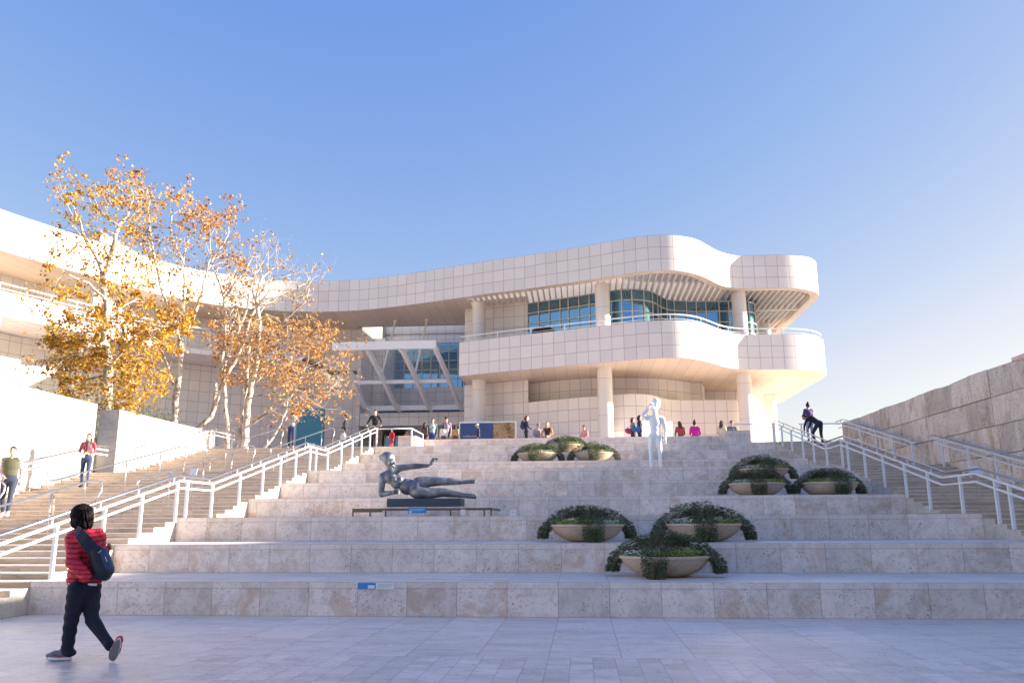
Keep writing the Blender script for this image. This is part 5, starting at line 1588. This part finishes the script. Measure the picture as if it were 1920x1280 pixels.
figure('man in a black top and dark trousers bending forward on the right stairs', (X, 32.7, stair_z(32.7)), 40, 1.70, pose(**BEND), top=(.015,.015,.02), pants=(.025,.03,.05), shoes=(.40,.04,.05), hair='black', face=False, skin=SKIN2, wide=1.1)

# ------------------------------------------------------------------ woman in the red jacket
YR = 8.62
def J(px, py, dy=0.0): return at(px, py, YR+dy)
G0 = Vector((J(160,1243).x, YR, 0))
pr = empty('person', G0, 0, 'woman in a quilted red jacket and dark jeans walking left across the plaza', 'person')
def L_(px, py, dy=0.0): return J(px, py, dy)-G0
u_ = 1/165.0
mb = MB()
def c_(a, b, ra, rb, mi): cap_prim(mb, L_(*a), L_(*b), ra*u_, rb*u_, mi, 18)
def e_(c, rx, ry, rz_, mi, rot=0): mb.ell(L_(*c), rx*u_, ry*u_, rz_*u_, Matrix.Rotation(R(rot), 3, 'Y'), n=22, m=16, mi=mi)
# head and neck (mostly hair from behind, a sliver of cheek to the left)
e_((154,966,-.0), 15, 17, 19, 0); e_((147,974,-.0), 9, 11, 11, 0); c_((157,982,0),(159,996,.02), 9, 10, 0)
c_((138,968,.03),(136.5,974,.03), 1.5, 2.2, 0)
# hips and legs
e_((159,1098,.0), 29, 20, 17, 2)
c_((146,1103,-.07),(133,1166,-.06), 17, 11.8, 2); c_((133,1166,-.06),(126,1218,-.05), 11.8, 10, 2)
c_((171,1103,.05),(172,1160,.0), 16.5, 11.5, 2); c_((172,1160,.0),(207,1211,-.14), 11.5, 8.2, 2); c_((157,1090,0),(158,1000,0), 20, 9, 2)
e_((130,1223,-.05), 11.5, 11.5, 7, 2); e_((205,1208,-.14), 9.5, 10, 8, 2, 35)

ex = MB()
organic('body', mb, [SKIN, None, plain('dark_indigo_denim', (.009,.011,.026), .85, var=.25, scale=14, bump=.5)], .010, pr, 6,
        disp=lambda v, n_: (v[0]+n_[0]*.004*math.sin(v[2]*60+v[0]*25), v[1]+n_[1]*.004*math.sin(v[2]*60+v[0]*25), v[2]) if v[2] < .95 and v[2] > .1 else v)
# quilted jacket
mb = MB()
e_((157,1013,.02), 32, 22, 22, 0); e_((158,1040,.02), 32, 23, 30, 0); e_((158,1072,.01), 31, 22, 24, 0)
c_((134,1090,0),(183,1087,0), 9, 9, 0); e_((158,1086,.0), 32, 22, 12, 0)
c_((139,1004,-.04),(183,1003,.06), 13, 13, 0); c_((156,994,.0),(158,1000,.0), 13, 16, 0)
c_((138,1008,-.10),(137,1052,-.19), 14, 12.5, 0); c_((137,1054,-.19),(162,1078,-.24), 12.5, 9.5, 0)
c_((184,1007,.10),(188,1040,.16), 14, 11.5, 0); c_((188,1040,.16),(197,1030,.30), 11, 8, 0)
def quilt(v, n_):
    q = math.sin((v[2]-.012*math.sin(v[0]*9+v[1]*5))*math.pi/.052)
    k = .016*(1-abs(q))**3
    w = .004*math.sin(v[2]*31+v[0]*17)+.003*math.sin(v[0]*43+v[1]*29)
    k = -k+w
    return (v[0]+n_[0]*k, v[1]+n_[1]*k, v[2]+n_[2]*k)
jn = NT('quilted_red_nylon'); pass
jz = jn.noise(jn.obj, 12, 4, .6)
jx = jn.t.nodes.new('ShaderNodeSeparateXYZ'); jn.lk(jn.obj, jx.inputs[0])
jw_ = jn.M('MULTIPLY', jn.M('SINE', jn.M('ADD', jn.M('MULTIPLY', jx.outputs[0], 9.0), jn.M('MULTIPLY', jx.outputs[1], 5.0))), .012)
js = jn.M('ABSOLUTE', jn.M('SINE', jn.M('MULTIPLY', jn.M('SUBTRACT', jx.outputs[2], jw_), math.pi/.052)))
jn.bump(jn.M('ADD', jn.M('MULTIPLY', jn.noise(jn.obj, 45, 3), .4), jn.M('POWER', js, .5)), .6, .02)
jm = jn.fin(jn.mix(jn.sstep(js, .02, .20), (.34,.010,.028), jn.ramp(jz, [(.3,(.50,.012,.035)),(.7,(.72,.03,.06))])), .55)
organic('jacket', mb, [jm], .0085, pr, 5, disp=quilt)
hm_ = MB(); cap_prim(hm_, L_(130,1094,-.08), L_(180,1095,-.09), 2.2*u_, 2.2*u_, 0); hm_.build('shirt_hem', MAT['white'], pr, 'all')
# hair: short dark bob
mb = MB()
e_((154,963.5,.01), 19, 20.5, 19, 0); e_((155.5,975,-.01), 17, 18, 17, 0); e_((143,975,-.02), 8.5, 12, 15, 0); e_((166,975,.0), 7.5, 12, 17, 0); e_((158,985,-.02), 13, 11, 9, 0); e_((150,984,-.05), 9, 8, 8, 0)
def strands(v, n_):
    k = .0012*math.sin(v[0]*310+v[2]*22)+.001*math.sin(v[1]*360+v[2]*35)
    return (v[0]+n_[0]*k, v[1]+n_[1]*k, v[2]+n_[2]*k)
tf = MB(); hr = random.Random(8)
for i in range(46):
    f = hr.random(); px = 137+36*f; dy = -.125+.16*abs(f-.5) if i % 2 else .06-.12*abs(f-.5)
    y0 = 978+hr.uniform(-4,4); y1 = 992+hr.uniform(-5,6)-8*abs(f-.45)
    tf.tube([L_(px,y0,dy), L_(px+hr.uniform(-1,1),(y0+y1)/2,dy-.005), L_(px+hr.uniform(-2.5,2.5),y1,dy+.01)], [2.6*u_,2.0*u_,.4*u_], 5)
for i in range(60):
    a_ = hr.uniform(-1.3,1.5); e = hr.uniform(0,.8)
    px = 154+19.5*math.sin(a_)*math.cos(e*.5); py = 962-17*math.sin(e)
    dy = -.118*math.cos(a_)*math.cos(e*.6)
    tf.tube([L_(px,py,dy), L_(154+(px-154)*1.06,py+9,dy*1.04), L_(154+(px-154)*.99,py+19,dy*.97)], [1.0*u_,1.3*u_,.4*u_], 4)
organic('hair', mb, [plain('brown_black_hair', (.006,.003,.003), .7, var=.3, scale=50, spec=.15)], .0075, pr, 3, tf, disp=strands)
# hand holding a phone on the far side
mb = MB(); cap_prim(mb, L_(199,1030,.30), L_(203,1026,.33), 4.2*u_, 4.6*u_, 0); mb.ell(L_(204,1025,.34), 4.5*u_, 5*u_, 6*u_, None, n=12, m=8)
ex = MB()
for i in range(4):
    ex.tube([L_(203+i*.4,1022+i*2.2,.33), L_(207,1021+i*2.3,.31), L_(208,1023+i*2.2,.28)], [1.4*u_,1.3*u_,1.0*u_], 6)
ex.tube([L_(202,1021,.31), L_(205,1017,.30)], [1.6*u_,1.1*u_], 6)
organic('hand', mb, [SKIN], .006, pr, 3, ex)
mb = MB()
cap_prim(mb, L_(150,1078,-.27), L_(154,1081,-.31), 4.4*u_, 4.2*u_, 0)
# shoes: sole, upper, red heel
grey = plain('grey_mesh_upper', (.17,.18,.20), .7, var=.1, scale=60); wht = plain('white_midsole', (.75,.74,.72), .5); redm = plain('red_shoe_accent', (.55,.03,.06), .5); solem = plain('grey_outsole', (.22,.21,.20), .7, bump=.5)
def shoe(Mx, nm):
    def sole_outline(k=1.0, z=0.0, lift=0.0):
        o_ = []
        for i in range(28):
            a = 2*math.pi*i/28; x = math.cos(a); y = math.sin(a)
            L = x*.145; w = y*(.048 if x > 0 else .038)*(1-.15*abs(x)**3)
            o_.append((L*k, w*k, z + lift*max(0,x-.45)**2*.12))
        return o_
    def loft(rings, name, mat):
        s_ = MB()
        for A_, B_ in zip(rings, rings[1:]):
            for i in range(28):
                j = (i+1) % 28; s_.face([Mx @ Vector(A_[i]), Mx @ Vector(A_[j]), Mx @ Vector(B_[j]), Mx @ Vector(B_[i])])
        s_.face([Mx @ Vector(p) for p in rings[0]][::-1]); s_.face([Mx @ Vector(p) for p in rings[-1]])
        return s_.build(name, mat, sh, True, merge=True)
    sh = empty('shoe', (0,0,0)); sh.parent = pr
    lo = min((Mx @ Vector(p)).z for p in sole_outline(1.02,0,1)+sole_outline(1.03,.02,1)); Mx = Matrix.Translation((0,0,.004-lo)) @ Mx
    loft([sole_outline(.97,0,1), sole_outline(1.0,.008,1)], 'outsole', solem)
    loft([sole_outline(1.01,.008,1), sole_outline(1.03,.02,1), sole_outline(.99,.033,1)], 'midsole', wht)
    up_ = MB()
    def ce(c, rx, ry, rz_): up_.ell(c, rx, ry, rz_)
    ce((.085,0,.045), .055,.042,.030); ce((.03,0,.058), .07,.040,.042); ce((-.06,0,.062), .07,.036,.050); ce((-.09,0,.075), .042,.033,.045); ce((-.03,0,.08), .05,.033,.035)
    up_.v = [tuple(Mx @ Vector(v)) for v in up_.v]
    organic('upper', up_, [grey], .008, sh, 3)
    s2 = MB()
    s2.ell((-.088,0,.058), .058,.0405,.034); s2.v = [tuple(Mx @ Vector(v)) for v in s2.v]
    s2.build('heel_panel', redm, sh, 'all')
    s3 = MB()
    for sd in (-1,1): s3.tube([(-.06,sd*.042,.05),(-.01,sd*.044,.046),(.04,sd*.045,.056),(.06,sd*.043,.06)], [.004,.006,.005,.003], 6)
    s3.v = [tuple(Mx @ Vector(v)) for v in s3.v]
    s3.build('side_stripe', redm, sh, 'all')
ft = L_(110,1240,-.05)
shoe(Matrix.Translation((ft.x, -.06, .0)) @ Matrix.Rotation(R(180), 4, 'Z'), 'front')
bt = L_(216,1226,-.17)
# trailing foot: toe down, sole turned to the viewer
Mr = Matrix.Translation((bt.x, -.19, .15)) @ Matrix.Rotation(R(-38), 4, 'Z') @ Matrix.Rotation(R(180), 4, 'Z') @ Matrix.Rotation(R(58), 4, 'Y') @ Matrix.Rotation(R(35), 4, 'X')
shoe(Mr, 'rear')

# sling bag on her back
sb = empty('sling_bag', J(188,1050,-.10), 0, 'dark navy sling bag with a blue panel worn across the back of the red jacket', 'bag')
q0 = J(188,1050,-.10)
def B3(px, py, dy=0.0): return J(px, py, dy)-q0
mb = MB()
def cb(a, b, ra, rb): cap_prim(mb, B3(*a), B3(*b), ra*u_, rb*u_, 0, 16)
cb((181,1035,-.12),(192,1072,-.13), 13, 15); cb((190,1040,-.08),(200,1068,-.08), 13, 13); cb((185,1070,-.10),(196,1076,-.10), 14, 12); cb((176,1030,-.12),(182,1040,-.12), 10, 12)
organic('bag_body', mb, [plain('near_black_nylon', (.012,.012,.024), .6, var=.2, scale=30, bump=.3)], .009, sb, 5)
mb = MB(); 
cap_prim(mb, B3(193,1034,-.135), B3(204,1064,-.14), 7.2*u_, 8.2*u_, 0); organic('blue_panel', mb, [plain('blue_nylon', (.018,.05,.12), .5, var=.1)], .009, sb, 3)
mb = MB()
path = [B3(143,993,-.14), B3(150,999,-.19), B3(160,1012,-.205), B3(170,1024,-.19), B3(179,1034,-.17)]
wd = [.045,.055,.062,.066,.07]
for i in range(len(path)-1):
    a, b = path[i], path[i+1]; d = (b-a).normalized(); sd = d.cross(Vector((0,1,0))).normalized()
    f0, f1 = wd[i], wd[i+1]; th = Vector((0,-.014,0))
    A1, A2, B1, B2 = a+sd*f0, a-sd*f0, b+sd*f1, b-sd*f1
    mb.face([A1+th,A2+th,B2+th,B1+th]); mb.face([A1,B1,B2,A2]); mb.face([A1,A1+th,B1+th,B1]); mb.face([A2+th,A2,B2,B2+th])
mb.build('strap', plain('navy_webbing', (.015,.02,.045), .8, var=.15, scale=40), sb, True, merge=True)
mb = MB(); mb.bar(B3(184,1036,-.225), B3(190,1031,-.225), .006, .006); mb.build('zip_pull', MAT['steel'], sb)
mb = MB()
for i in range(4): mb.bar(B3(197+i*.9,1043+i*2.4,-.193), B3(198.2+i*.9,1045+i*2.4,-.193), .006, .003)
mb.build('lettering', MAT['white'], sb)
